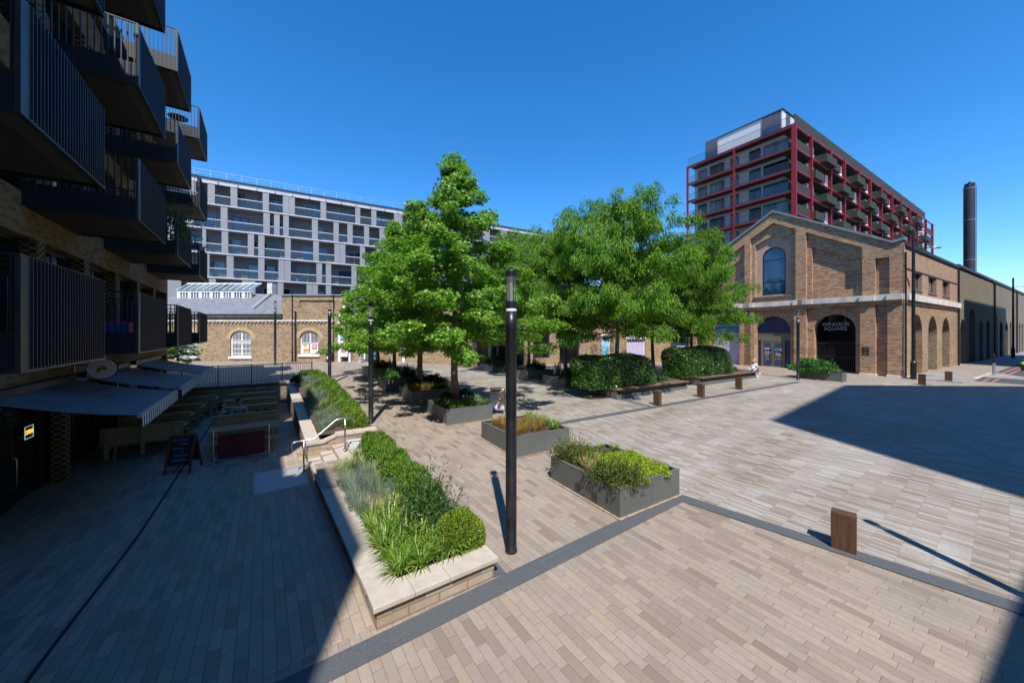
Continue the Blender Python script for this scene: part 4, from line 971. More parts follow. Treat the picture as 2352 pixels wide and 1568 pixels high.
# glazed lantern on the ridge
yl = 2.6; lx0, lx1 = HL(560,930,yl)[0], HL(800,930,yl)[0]; lz0 = HL(700,950,yl)[1]; lz1 = HL(700,921,yl)[1]; lz2 = HL(700,897,yl+1)[1]
lt = MB(); lt.box(lx0,lx1,yl,yl+2.4,lz0-.8,lz0+.15); lt.box(lx0,lx1,yl-.04,yl+.1,lz1-.1,lz1+.06); x = lx0
while x < lx1-.9: 
    lt.box(x,x+.30,yl,yl+.06,lz0,lz1); lt.box(x+.30,x+1.02,yl,yl+.05,lz0+.1,lz0+.2)
    for k_ in (1,2): lt.box(x+.30+k_*.24-.03,x+.30+k_*.24+.03,yl,yl+.05,lz0+.1,lz1)
    x += 1.02
la_ = lt.build('lantern', M['white_paint'], wing)
MB().box(lx0+.1,lx1-.1,yl+.06,yl+.09,lz0+.1,lz1).build('lantern_glass', M['glass_curtain'], la_)
g_ = MB(); g_.add([(lx0-.1,yl-.1,lz1+.05),(lx1,yl-.1,lz1+.05),(lx1,yl+1.2,lz2),(lx0-.1,yl+1.2,lz2)], [(0,1,2,3)]); g_.build('roof_glass', M['glass_curtain'], la_)
m = MB(); x = lx0
while x < lx1: m.tube([(x,yl-.1,lz1+.08),(x,yl+1.2,lz2+.03)], .03, 4); x += .62
m.tube([(lx0-.1,yl+1.2,lz2+.02),(lx1,yl+1.2,lz2+.02)], .06, 6); m.build('roof_bars', M['white_paint'], la_)
bx = HL(z6(805),930,1.)[0]
m = MB(); m.add([(bx-.18,.6,zev+.1),(bx+.2,.6,zev+.1),(bx+.2,3.4,zr_-.2),(bx-.18,3.4,zr_-.2),(bx-.18,.6,zev+.62),(bx+.2,.6,zev+.62),(bx+.2,3.4,zr_+.4),(bx-.18,3.4,zr_+.4)], [(0,1,5,4),(1,2,6,5),(2,3,7,6),(3,0,4,7),(4,5,6,7)]); m.build('fire_wall', M['slab_edge'], wing)
MB().box(bx-.22,bx+.24,3.0,3.7,zr_,HL(800,895,3.)[1]).build('parapet_block', M['stone_band'], wing)
# the shop: parapet, gable and arched shopfront
xs1 = HL(1096*3240/2352,1000)[0]
shop = thing('brick_shop', 'yellow brick shop with a big white framed arch and posters by the door', 'building', (LF.w(xs,0)[0], LD, LF.z0), 0)
X0 = xs
hx = lambda x, y=1000, yy=0.: HL(x,y,yy)[0]-X0
hz = lambda y, yy=0.: HL(1000,y,yy)[1]
zpar = hz(932); gx = hx(1175); g0_ = hx(1080); gw = gx-g0_; zgab = hz(897); ry = hx(1281)-gx; azs = hz(1024); azt = hz(917)
wc = [v-X0 if i < 2 else v for i, v in enumerate(wC)]
outer = [(0.,-.8),(xs1-X0,-.8),(xs1-X0,zpar-.1),(gx+gw,zpar-.1),(gx,zgab),(g0_,zpar-.1),(0.,zpar-.1)]
m = MB(); ax0, ax1 = gx-ry, gx+ry
m.wall(outer, [arch(wc[0],wc[1],wc[3],wc[2]-(wc[1]-wc[0])*.40,wc[2],14), arch(ax0,ax1,-.75,azs,azt,24), rect(hx(z6(1365)),hx(z6(1365))+3.1,hz(977),hz(950))], -.06, .45); m.build('wall', M['brick_yellow'], shop)
MB().box(hx(z6(1365))-.1,hx(z6(1365))+3.2,.05,.12,hz(979),hz(945)).build('recess_panel', M['brick_yellow'], shop)
mm = shop; old = wing
a, b, zt, zb = wc
ringmesh(a,b,zt-(b-a)*.40,zt,.34,-.075,-.04,18).build('arch_ring', M['brick_arch'], shop)
wf = MB(); wf.wall(arch(a+.005,b-.005,zb+.005,zt-(b-a)*.40,zt-.005,14), [arch(a+.09,b-.09,zb+.09,zt-(b-a)*.40,zt-.09,14)], .1, .06); wf.box((a+b)/2-.05,(a+b)/2+.05,.11,.15,zb+.09,zt-.05); zm = zb+(zt-zb)*.48; wf.box(a+.09,b-.09,.11,.15,zm-.035,zm+.035)
wo = wf.build('window', M['white_paint'], shop)
MB().slab(arch(a+.05,b-.05,zb+.05,zt-(b-a)*.40,zt-.05,14), .16, .18).build('pane', M['glass_dark'], wo)
gm = MB(); x = a+.16
while x < b-.1:
    h = math.sqrt(max(0,1-((x-(a+b)/2)/((b-a)/2))**2))*(b-a)*.40; gm.box(x-.014,x+.014,.07,.085,zm,zt-(b-a)*.40+h-.1); x += .12
gm.build('security_grille', M['white_paint'], wo)
MB().box(a-.08,b+.08,-.18,.1,zb-.16,zb-.003).build('window_sill', M['white_paint'], wo)
p1 = MB().box(a+.14,(a+b)/2-.1,.05,.08,zb+.15,zm-.1).build('food_poster', M['cream'], wo); m = MB(); m.ball(((a*.7+b*.3),.05,zb+.38), (.26,.01,.16)); m.ball(((a*.75+b*.25),.05,zb+.78), (.16,.01,.1)); m.build('food_picture', M['orange_food'], p1)
def red_notice(parent, x0, x1, z0, z1, y):
    p = MB().box(x0,x1,y,y+.02,z0,z1).build('notice', M['white_paint'], parent); w_ = x1-x0; h_ = z1-z0
    MB().box(x0+w_*.2,x1-w_*.15,y-.012,y-.002,z0+h_*.42,z1-h_*.08).build('red_square', M['red_sign'], p)
    m = MB()
    for k in range(3): m.box(x0+w_*(.32+.03*k),x1-w_*.26,y-.018,y-.013,z0+h_*(.78-.11*k)-.02,z0+h_*(.78-.11*k)+.02)
    m.build('notice_text', M['text_white'], p)
red_notice(wo, (a+b)/2+.08, b-.14, zb+.12, zm-.08, .05)
# parapet coping
m = MB()
cp_ = [(-.05,zpar-.1),(g0_,zpar-.1),(gx,zgab),(gx+gw,zpar-.1),(xs1-X0,zpar-.1)]
for p, q in zip(cp_[:-1], cp_[1:]): m.add([(p[0],-.16,p[1]),(q[0],-.16,q[1]),(q[0],.5,q[1]),(p[0],.5,p[1]),(p[0],-.16,p[1]+.12),(q[0],-.16,q[1]+.12),(q[0],.5,q[1]+.12),(p[0],.5,p[1]+.12)], [(0,1,5,4),(1,2,6,5),(2,3,7,6),(3,0,4,7),(4,5,6,7),(3,2,1,0)])
m.build('coping', M['lead'], shop)
MB().box(0,ax0-.2,-.16,-.062,zc_,zc_+.14).build('cornice', M['stone_band'], shop); MB().box(ax1+.2,xs1-X0,-.16,-.062,zc_,zc_+.14).build('cornice', M['stone_band'], shop)
m = MB(); x = .05
while x < xs1-X0-.2:
    if not ax0-.3 < x < ax1+.2: m.box(x,x+.13,-.15,-.062,zc_-.17,zc_-.004)
    x += .33
m.build('dentils', M['brick_yellow'], shop)
ringmesh(ax0+.2,ax1-.2,azs,azt-.2,.22,-.03,.35,26).build('arch_frame', M['white_paint'], shop)
MB().slab(arch(ax0,ax1,-.7,azs,azt-.1,22), 2.4, 2.5).build('shop_interior', M['unlit_dark'], shop)
m = MB(); zd = hz(1047); m.box(ax0+.01,ax1-.01,-.02,.3,zd,zd+.4); m.box(ax0+.01,ax0+.22,-.02,.3,-.3,zd); m.box(ax1-.22,ax1-.01,-.02,.3,-.3,zd)
for x in (hx(1103), hx(1150), hx(1190), hx(1240)): m.box(x,x+.14,.0,.25,-.3,zd)
for k in range(1,6): xq = ax0+(ax1-ax0)*k/6; m.box(xq-.04,xq+.04,.02,.2,zd+.4,azs+(azt-azs)*math.sqrt(max(0,1-((xq-gx)/ry)**2))-.2)
m.build('shopfront_frame', M['white_paint'], shop)
m = MB(); m.slab([(p[0],max(p[1],zd+.4)) for p in arch(ax0+.15,ax1-.15,zd+.4,azs,azt-.15,20)], .1, .12); m.box(hx(1150)+.14,hx(1190),.1,.12,-.2,zd); m.build('shopfront_glass', M['glass_curtain'], shop)
m = MB(); 
for k in range(7): m.box(hx(1104)+.5,hx(1150)-.1,1.6,1.9,-.2+k*.36,-.17+k*.36)
m.build('shop_shelves', M['slab_edge'], shop)
xp0, xp1 = hx(1076), hx(1100)
p = MB().box(xp0,xp1,-.03,.0,hz(1097),hz(1060)).build('blue_poster', M['skyblue'], shop)
m = MB(); m.box(xp0+.05,xp1-.05,-.04,-.031,hz(1089),hz(1075)); m.build('poster_text', M['cloth_white'], p); m = MB(); m.ball((xp1-.2,-.035,hz(1080)), (.12,.01,.28)); m.build('poster_picture', M['orange_food'], p)
m = MB(); m.box(xp0+.05,xp1-.1,-.045,-.041,hz(1095),hz(1089)); m.build('poster_band', M['blue_sign'], p)
red_notice(shop, xp0, xp1, hz(1128), hz(1098), -.03)
MB().box(hx(1182),hx(1192),-.06,-.03,hz(1122),hz(1108)).build('blue_notice', M['blue_sign'], shop); MB().box(hx(1182),hx(1192),-.06,-.03,hz(1090),hz(1083)).build('blue_notice', M['blue_sign'], shop)
MB().box(.0,xs1-X0,.5,12,0,zpar-.5).build('building_mass', M['brick_yellow'], shop)
for q, z1 in ((hx(z6(1325)), hz(985)),(hx(z6(1285)), hz(932)),(hx(1058), hz(932))): MB().tube([(q,-.16,-.2),(q,-.16,z1)], .07 if q == hx(z6(1325)) else .04, 8).build('drainpipe', M['lamp_black'], shop)
MB().tube([(hx(1065),-.06,hz(1045)),(hx(1065),-.3,hz(1045)),(hx(1067),-.42,hz(1047))], .06, 8).build('camera', M['white_paint'], shop)
# middle range behind the trees
mA = at(1092, 32.2); mB = WF.w(.2, .6)
mu = Vector((mB.x-mA.x, mB.y-mA.y)); ML = mu.length
MF = Frame((mA.x, mA.y), mu, zg(8, 33)-.05)
mid = thing('brick_range', 'low orange brick range with slate roof seen between the feathery trees', 'building', MF.loc(), MF.ang)
mxx = lambda px: MF.sx(px)
mzz = lambda px, py: MF.hit(px, py)[1]
ev = mzz(1250, 694)
ops = [(1130,1168,756,846),(1172,1203,756,846),(1224,1262,742,822),(1285,1330,760,842),(1382,1402,772,826),(1440,1482,778,832),(1540,1583,752,836)]
hs2 = [rect(mxx(a), mxx(b), max(-.4,mzz((a+b)/2,d)), mzz((a+b)/2,c)) for a, b, c, d in ops]
m = MB(); m.wall(rect(0,ML,-.8,ev), hs2, 0., .4); m.build('wall', M['brick_yellow'], mid)
for (a, b, c, d), mt in zip(ops, ('unlit_dark','unlit_dark','glass_dark','glass_dark','skyblue','lilac','navy')):
    h = rect(mxx(a), mxx(b), max(-.4,mzz((a+b)/2,d)), mzz((a+b)/2,c))
    w = MB().wall([(h[0][0]+.01,h[0][1]+.01),(h[1][0]-.01,h[1][1]+.01),(h[2][0]-.01,h[2][1]-.01),(h[3][0]+.01,h[3][1]-.01)], [[(h[0][0]+.1,h[0][1]+.1),(h[1][0]-.1,h[1][1]+.1),(h[2][0]-.1,h[2][1]-.1),(h[3][0]+.1,h[3][1]-.1)]], .12, .08).build('window', M['white_paint' if mt in ('lilac','skyblue') else 'dark_metal'], mid)
    MB().box(h[0][0]+.06,h[1][0]-.06,.18,.22,h[0][1]+.06,h[2][1]-.06).build('pane', M[mt], w)
    MB().box(h[0][0]-.15,h[1][0]+.15,-.06,-.003,h[2][1]+.0,h[2][1]+.28).build('lintel', M['white_paint'], w)
q = MF.hit(1566, 799); text('CFC', .55, M['text_white'], mid, (q[0], .17, q[1]))
m = MB(); m.box(mxx(1092)+.0,mxx(1098),-.04,-.003,-.3,mzz(1095,760)); m.box(mxx(1121),mxx(1127),-.04,-.003,-.3,mzz(1124,760)); m.build('white_jambs', M['white_paint'], mid)
m = MB(); x = mxx(1130)
while x < mxx(1203): m.box(x,x+.025,-.03,-.005,-.3,mzz(1165,778)); x += .13
m.build('iron_gate', M['dark_metal'], mid)
m = MB(); m.add([(-.2,-.3,ev-.05),(ML,-.3,ev-.05),(ML,4,ev+2.3),(-.2,4,ev+2.3),(ML,8,ev),(-.2,8,ev)], [(0,1,2,3),(3,2,4,5),(0,3,5),(1,4,2)]); m.build('roof', M['slate'], mid)
MB().box(-.2,ML,-.4,-.25,ev-.1,ev+.02).build('gutter', M['lamp_black'], mid)
m = MB(); m.box(0,ML,-.06,-.003,ev-.35,ev-.12); m.build('cornice', M['stone_band'], mid)
# ------------------------------------------------------------------ buildings behind the viewer, whose shadows fall into the square
def block(name, label, corner, u, L, Dp, Hh, mat):
    f = Frame(corner, u, -.5); b = thing(name, label, 'building', f.loc(), f.ang)
    MB().box(0, L, 0, Dp, 0, Hh-.3).build('wall', M[mat], b); MB().box(0, L, 0, Dp, Hh-.3, Hh).build('roof', M['lead'], b)
    m = MB(); z = 3.
    while z < Hh-2:
        x = 1.
        while x < L-2: m.box(x, x+1.5, Dp, Dp+.05, z, z+1.8); x += 3.2
        z += 3.
    m.build('window_grid', M['glass_dark'], b); return b
SHK = math.tan(SUN_E)
def caster(tip, h): return Vector((tip[0], tip[1]))-SUN_H*(h/SHK)      # where a point of height h stands whose shadow falls at tip
t1 = gpt(1757, 962); h1 = 30.
c1 = caster(t1, h1); u1 = Vector((.779,.627))
n1 = Vector((u1.y, -u1.x))
e1 = c1+u1*13.1
block('corner_tower', 'brick flats behind the viewer whose shadow crosses the square', c1+n1*15, u1, 13.1, 15, h1+t1.z+.2, 'brick_flats')
h2 = 26.
tA = gpt(1930, 884); tB = gpt(2352, 887); uu = (Vector(tB[:2])-Vector(tA[:2])).normalized(); cB = caster(tA, h2)
block('street_tower', 'taller flats behind the viewer shading the street crossing', cB+Vector((uu.y,-uu.x))*16, uu, 34, 16, h2+.9, 'brick_flats')
t3 = gpt(2352, 1294); t4 = gpt(2244, 1568); u3 = (Vector(t3[:2])-Vector(t4[:2])).normalized(); h3 = 11.
c3 = caster(t4, h3); n3 = Vector((u3.y, -u3.x))
block('rear_block', 'brick terrace block behind the viewer', c3-u3*2.2+n3*10, u3, 14, 10, h3+.55, 'brick_flats')

W1 = SF.hit(2216, 678); wp = SF.w(W1[0], 0, W1[1]); h4 = 22.
c4 = Vector((wp.x, wp.y))-SUN_H*((h4-wp.z)/SHK)
block('street_block', 'taller block across the street whose shadow falls on the sooty wall', c4+Vector((UR.y,-UR.x))*12, UR, 26, 12, h4+.2, 'brick_flats')
# ------------------------------------------------------------------ street furniture
def lamp(loc, label, h, name='lamp_post'):
    t = thing(name, label, 'lamp post', loc, 0, 'black cylindrical lamp posts'); s = h/4.56
    r = .086
    MB().lathe([(r+.01,0),(r+.01,.04),(r,.05),(r,3.56*s),(r+.004,3.57*s),(r+.004,3.86*s)], 24).build('pole', M['lamp_black'], t, True)
    MB().box(-.035,.035,-r-.004,-r+.03,.55,.95).build('access_door', M['lamp_black'], t)
    MB().lathe([(r*.99,3.862*s),(r*.99,3.90*s)], 24).build('collar_ring', M['text_white'], t)
    MB().lathe([(r,3.902*s),(r,4.02*s)], 24).build('collar', M['lamp_black'], t)
    g = MB(); n = 24; z0, z1 = 4.02*s, 4.42*s
    vs = [(r*.97*math.cos(2*math.pi*k/n), r*.97*math.sin(2*math.pi*k/n), z) for z in (z0,z1) for k in range(n)]
    g.add(vs, [(k,(k+1)%n,n+(k+1)%n,n+k) for k in range(n)]); g.build('lantern_glass', M['lantern_glass'], t, True)
    MB().lathe([(.02,z0),(.02,z1)], 10).build('lamp_core', M['galv'], t)
    m = MB()
    for k in range(4): a = k*math.pi/2+.5; m.tube([(r*.9*math.cos(a),r*.9*math.sin(a),z0),(r*.9*math.cos(a),r*.9*math.sin(a),z1)], .008, 5)
    m.build('lantern_bars', M['lamp_black'], t)
    MB().lathe([(r+.003,z1),(r+.003,z1+.08),(r*.9,z1+.10),(.03,z1+.11),(.03,z1+.14)], 24).build('cap', M['lamp_black'], t, False)
    return t
for px, py, ty, lab in ((1174,1265,615,'nearest black lamp post, standing in the middle of the picture by the front planter'),
        (852,971,694,'black lamp post beyond the steps in front of the planter trees'),
        (757,882,688,'black lamp post on the far path with its foot beside the back of the hedge'),
        (632,838,690,'black lamp post against the brick wing behind the railing'),
        (1833,872,711,'black lamp post in front of the brick hall next to the fern planter')):
    g = gpt(px, py); lamp(g, lab, (py-ty)/FPX*g.y)
lp = Vector((6.9, 3.45, 0)); lp.z = zg(lp.x, lp.y); lamp(lp, 'black lamp post just outside the right edge casting a thin shadow', 4.5)
# timber clad bollards
def bollard(px, py, label, h=.655, ang=GA, w=(.19,.30)):
    g = gpt(px, py); t = thing('bollard', label, 'bollard', g, ang, 'square rust brown bollards')
    m = MB(); m.bbox(-w[0]/2, w[0]/2, -w[1]/2, w[1]/2, -.02, h, .006); m.build('post', M['corten_timber'], t)
    m = MB(); m.box(-w[0]/2+.012, w[0]/2-.012, -w[1]/2+.012, w[1]/2-.012, h, h+.004); m.build('cap', M['corten_timber'], t); return t
an = math.atan2(.72,.69)
bollard(1938,1261,'nearest brown bollard on the granite band at the right foreground', .59, math.atan2(d2.y,d2.x)+R(90), (.19,.30))
bollard(1510,931,'brown bollard where two granite bands meet in front of the first bench planter')
bollard(1610,912,'brown bollard standing before the gap between the two bench planters')
bollard(1697,894,'brown bollard in front of the far bench planter')
bollard(2118,884,'dark brown bollard at the street corner by the tall black column')
bollard(2179,876,'orange brown bollard at the mouth of the street pavement', .64)
# grey sheet metal planters: front corner and directions on the square's grid
def planter(px, py, label, w=1.85, d=2.08, h=.53, rust=True, name='planter'):
    g = gpt(px, py); c = Vector(g[:2]); zs_ = [zg(*(c+GX*i+GY*j)) for i in (0,w) for j in (0,d)]
    z0 = min(zs_)-.02; top = max(zs_)+h-.03
    t = thing(name, label, 'planter', (c.x, c.y, z0), GA, 'grey sheet metal planters'); H_ = top-z0
    m = MB(); th = .03; pl = .05
    m.box(0,w,0,th,pl,H_); m.box(0,w,d-th,d,pl,H_); m.box(0,th,th,d-th,pl,H_); m.box(w-th,w,th,d-th,pl,H_)
    m.box(-.004,w+.004,-.004,.06,H_,H_+.012); m.box(-.004,w+.004,d-.06,d+.004,H_,H_+.012); m.box(-.004,.06,.06,d-.06,H_,H_+.012); m.box(w-.06,w+.004,.06,d-.06,H_,H_+.012)
    m.build('shell', M['planter_metal'], t)
    if px < 1500: MB().box(-.0012,-.0002,d*.5-.004,d*.5+.004,pl,H_).build('seam', M['planter_dark'], t); MB().box(w*.5-.004,w*.5+.004,-.0012,-.0002,pl,H_).build('seam', M['planter_dark'], t)
    MB().box(.05,w-.05,.05,d-.05,0,pl+.02).build('plinth', M['planter_dark'], t)
    m = MB(); n = 9; r9 = random.Random(int(px)); vs = []; fs = []
    for i in range(n+1):
        for j in range(n+1): vs.append((th+(w-2*th)*i/n, th+(d-2*th)*j/n, H_-.07+.06*math.sin(math.pi*i/n)*math.sin(math.pi*j/n)+r9.uniform(-.012,.012)))
    for i in range(n):
        for j in range(n): fs.append((i*(n+1)+j, (i+1)*(n+1)+j, (i+1)*(n+1)+j+1, i*(n+1)+j+1))
    m.add(vs, fs); m.build('soil', M['soil'], t)
    if rust:
        m = MB()
        for k in (.28,.52): m.box(-.0025,-.0005,d*k,d*k+.16,pl+.04,pl+.22)
        if px > 1300: m.build('access_flap', M['planter_dark'], t)
        lo = z0
        poly = [tuple(c+GX*x+GY*y) for x, y in ((-.05,-.05),(w+.02,-.05),(w+.02,d+.03),(-.05,d+.03))]
        s_ = sheet('rust_stain', poly, zg, .018, 'rust_stain', .75); struct(s_)
    t['top'] = top; t['w'] = w; t['d'] = d; return t, c, top
PL = {}
for k, px, py, lab, w, d in (('a',1424,1192,'nearest grey planter with lime green ground cover and rust stains below',1.80,2.05),
      ('b',1186,1052.6,'grey planter of golden sedge grass behind the nearest lamp post',1.85,2.05),
      ('c',1026.3,977,'grey planter holding the tallest maple-leaved tree',1.85,2.1),
      ('d',945.6,931.8,'grey planter of pale grass next in the left row behind the tallest tree',1.85,2.1),
      ('e',887,899.5,'grey planter with a bright green bush half hidden behind the second lamp post',1.85,2.1),
      ('f',845,870.7,'farthest grey planter of the left row with bronze spiky leaves',1.85,2.1)):
    PL[k] = planter(px, py, lab, w, d)
for k, px, py, lab in (('r3',1298,893,'grey planter with dark low shrubs next to the first bench planter'),('r2',1206,873.7,'grey planter with small pale succulents in the right row'),('r1',1131,856,'farthest grey planter of the right row in tree shade')):
    PL[k] = planter(px, py, lab, 2.3, 2.1, .55, True)
PL['w'] = planter(1934.5, 877.7, 'grey planter of ferny shrubs before the gated arch', .75, 2.3, .55, False)
# planters with a timber bench edge
def bench_planter(px, py, L, label, d=2.6, h=.50):
    g = gpt(px, py); c = Vector(g[:2]); t = thing('bench_planter', label, 'planter bench', (c.x,c.y,g.z-.03), GA, 'grey planters with a timber bench edge')
    z1 = zg(*(c+GX*L))-g.z; H_ = h+z1*.5+.03
    m = MB(); prof = [(.0,-.05),(.16,H_*.62),(.16,H_-.08),(.50,H_-.08),(.50,H_-.02),(d,H_-.02),(d,-.05)]
    m.prof([(.02,-.1),(.02,H_*.42),(.20,H_*.42),(.20,H_-.09),(.46,H_-.09),(.46,H_+.0),(d,H_+.0),(d,-.1)], .05, L-.05); m.build('shell', M['planter_metal'], t)
    for x in (0., L-.05): MB().prof([(.0,-.1),(-.02,.02),(.10,H_-.03),(d,H_-.03),(d,-.1)], x, x+.05).build('end_plate', M['planter_metal'], t)
    m = MB()
    for k in range(4): m.bbox(-.03, L+.12, -.05+k*.125, .065+k*.125, H_-.085, H_-.03, .006)
    m.build('bench_slats', M['bench_timber'], t)
    MB().box(.3,L-.3,.12,.21,H_*.42,H_-.09).build('recess', M['planter_dark'], t)
    MB().box(.06,L-.06,.47,d-.04,H_-.1,H_+.03).build('soil', M['soil'], t)
    return t, c, g.z-.03+H_
b1p = gpt(1584, 893.6); b0p = gpt(1418, 918); B1 = bench_planter(1418, 918, (Vector(b1p[:2])-Vector(b0p[:2])).length, 'bench edged planter in front with the brightest clipped shrub')
b3p = gpt(1744.6, 868); b2p = gpt(1609.5, 887); B2 = bench_planter(1609.5, 887, (Vector(b3p[:2])-Vector(b2p[:2])).length, 'bench edged planter behind, on whose end the woman in white sits')
# picnic tables and high backed benches on the terrace
def picnic(b, a, L, label, rz=0., backs=(), group='pine picnic tables on the terrace'):
    x, y = T(b, a); t = thing('picnic_table', label, 'picnic table', (x, y, ztb(b,a)), TA+rz, group)
    m = MB()
    for k in range(5): m.bbox(-L/2, L/2, -.36+k*.147, -.36+k*.147+.135, .70, .745, .005)
    m.build('tabletop', M['pine'], t)
    for s in (-1, 1):
        y0 = s*.62; m = MB()
        for k in range(2): m.bbox(-L/2, L/2, y0-.14+k*.145, y0-.14+k*.145+.135, .41, .45, .005)
        m.build('seat', M['pine'], t)
        if s in backs:
            m = MB()
            for k in range(4): m.bbox(-L/2, L/2, y0+s*.17-.02, y0+s*.17+.02, .48+k*.115, .48+k*.115+.105, .004)
            m.bbox(-L/2-.01, L/2+.01, y0+s*.17-.06, y0+s*.17+.06, .94, .975, .004); m.build('backrest', M['pine'], t)
            for xq in (-L/2+.15, 0, L/2-.15): MB().box(xq-.045, xq+.045, y0+s*.19+(-.0 if s > 0 else -.06), y0+s*.19+(.06 if s > 0 else .0), .1, .92).build('back_post', M['pine'], t)
    for xq in (-L/2+.22, L/2-.22):
        m = MB(); m.box(xq-.045, xq, -.72, .72, .34, .405); m.box(xq-.045, xq, -.34, .34, .63, .695); m.build('cross_rail', M['pine'], t)
        for s in (-1, 1):
            m = MB(); m.add([(xq+.004,s*.50,0),(xq+.049,s*.50,0),(xq+.049,s*.61,0),(xq+.004,s*.61,0),(xq+.004,s*.20,.70),(xq+.049,s*.20,.70),(xq+.049,s*.31,.70),(xq+.004,s*.31,.70)], [(0,1,2,3),(4,5,6,7),(0,1,5,4),(1,2,6,5),(2,3,7,6),(3,0,4,7)])
            m.build('leg', M['pine'], t)
    MB().box(-L/2+.22, L/2-.22, -.03, .03, .60, .66).build('brace', M['pine'], t)
    return t
tb = lambda px, py: (Vector(gpt(px,py,lambda x,y: tz(x,y)+.75)[:2])-TO)
q = tb(564,977); TB, TAa = q.dot(TX), q.dot(TY)
labs = ['pine picnic table just behind the maroon barrier','pine picnic table with a high back where the couple sits','empty high backed pine table just beyond the couple','second empty high backed pine table beyond the couple','third empty high backed pine table beyond the couple','high backed pine table farthest along, nearest the retaining wall']
for k in range(5): picnic(TB+.02*k, TAa+(0. if k == 0 else 1.80+(k-1)*1.72), 1.85, labs[k if k < 4 else 5], 0., () if k == 0 else (-1,1))
labsL = ['pine picnic table in deep shade under the nearest awning by the chalkboard','pine picnic table under the middle awning','pine picnic table in front of the gap between the middle and far awnings','pine picnic table under the farthest awning edge near the retaining wall']
for k, (b, a) in enumerate(((-4.05,11.6),(-4.1,13.4),(-3.95,15.2),(-3.7,17.2))): picnic(b, a, 1.8, labsL[k], 0., (-1,1))
# cafe barrier
bx_ = thing('cafe_barrier', 'maroon cafe barrier banner between two chrome posts', 'barrier', (0,0,0))
s0, s1_ = gpt(489,1066,tz), gpt(617.4,1046.7,tz); bx_.location = s0; dv = Vector((s1_-s0)[:2]); bx_.rotation_euler = (0,0,math.atan2(dv.y,dv.x)); Lb = dv.length
for x in (0, Lb):
    m = MB(); m.lathe([(.17,0),(.17,.012),(.05,.03),(.027,.035),(.027,.90),(.033,.91),(.033,.945),(.02,.955)], 20, (x,0)); m.build('post', M['steel'], bx_, False)
m = MB(); nn = 12; vs = []; fs = []
for k in range(nn+1):
    t = k/nn
    for z in (.13,.80): vs.append((.10+(Lb-.20)*t, .014*math.sin(t*math.pi*3), z-.012*math.sin(math.pi*t)))
for k in range(nn): fs.append((2*k,2*k+2,2*k+3,2*k+1))
m.add(vs, fs); m.build('banner', M['maroon'], bx_)
m = MB()
for z in (.14,.79): m.tube([(.02,0,z),(.10,.0,z)], .01, 6); m.tube([(Lb-.10,0,z),(Lb-.02,0,z)], .01, 6)
m.build('hooks', M['steel'], bx_)
# chalkboard
a0_, a1_ = gpt(383,1092,tz), gpt(428,1087,tz); dv = Vector((a1_-a0_)[:2])
cb_ = thing('chalkboard', 'wooden framed A-board with blue chalk writing on the shaded terrace', 'sign board', ((a0_+a1_)/2), math.atan2(dv.y,dv.x)-.1)
wd_, hh = .60, .98
for s, nm in ((1,'front_frame'),(-1,'back_frame')):
    off = (lambda z: .30*(z/hh)) if s == 1 else (lambda z: .62-.30*(z/hh))
    m = MB()
    def leanbox(x0,x1,z0,z1,t0,t1): m.add([(x0,off(z0)+t0,z0),(x1,off(z0)+t0,z0),(x1,off(z0)+t1,z0),(x0,off(z0)+t1,z0),(x0,off(z1)+t0,z1),(x1,off(z1)+t0,z1),(x1,off(z1)+t1,z1),(x0,off(z1)+t1,z1)], [(0,3,2,1),(4,5,6,7),(0,1,5,4),(1,2,6,5),(2,3,7,6),(3,0,4,7)])
    leanbox(-wd_/2,-wd_/2+.05,0,hh,-.015,.015); leanbox(wd_/2-.05,wd_/2,0,hh,-.015,.015); leanbox(-wd_/2+.05,wd_/2-.05,.20,.25,-.014,.014); leanbox(-wd_/2+.05,wd_/2-.05,hh-.05,hh,-.014,.014)
    f_ = m.build(nm, M['board_frame'], cb_)
    m = MB(); leanbox(-wd_/2+.05,wd_/2-.05,.25,hh-.05,-.006,.006); m.build('slate', M['black_board'], f_)
    if s == 1:
        for i, (tx, zq, xq, sz) in enumerate((('Gourmet',.86,-.03,.095),('Sushi',.755,.06,.085),('eat in or',.64,-.05,.075),('on',.56,.03,.075),('Takeaway',.47,.02,.08))):
            text(tx, sz, M['chalk_blue'], f_, (xq, off(zq)-.012, zq), (R(73),0,0), .001)
        m = MB(); leanbox(-.16,.18,.33,.345,-.010,-.008); leanbox(-.13,.12,.37,.38,-.010,-.008); m.build('chalk_line', M['chalk_blue'], f_)
# pavement poster sign beside the tree planter
p0 = gpt(1125,948); p1 = gpt(1162,944)
pb = thing('pavement_sign', 'white framed pavement sign with a happy hour drinks poster beside the tree planter', 'sign board', gpt(1143,947), GA-R(38))
hh2, w2_ = 1.02, .62
m = MB()
for s in (1,-1):
    o = lambda z: s*(-.24+.22*z/hh2)
    for x0, x1, z0, z1 in ((-w2_/2,-w2_/2+.035,0.,hh2),(w2_/2-.035,w2_/2,0.,hh2),(-w2_/2+.035,w2_/2-.035,.14,.175),(-w2_/2+.035,w2_/2-.035,hh2-.035,hh2)):
        m.add([(x0,o(z0)-.012,z0),(x1,o(z0)-.012,z0),(x1,o(z0)+.012,z0),(x0,o(z0)+.012,z0),(x0,o(z1)-.012,z1),(x1,o(z1)-.012,z1),(x1,o(z1)+.012,z1),(x0,o(z1)+.012,z1)], [(0,3,2,1),(4,5,6,7),(0,1,5,4),(1,2,6,5),(2,3,7,6),(3,0,4,7)])
m.build('frame', M['galv'], pb)
lean = math.atan2(.22, hh2)
ps = MB().box(-w2_/2+.035,w2_/2-.035,-.004,.004,-.40,.40).build('poster', M['cream'], pb); ps.location = (0,-.24+.22*.58/hh2-.0,.58); ps.rotation_euler = (-lean,0,0)
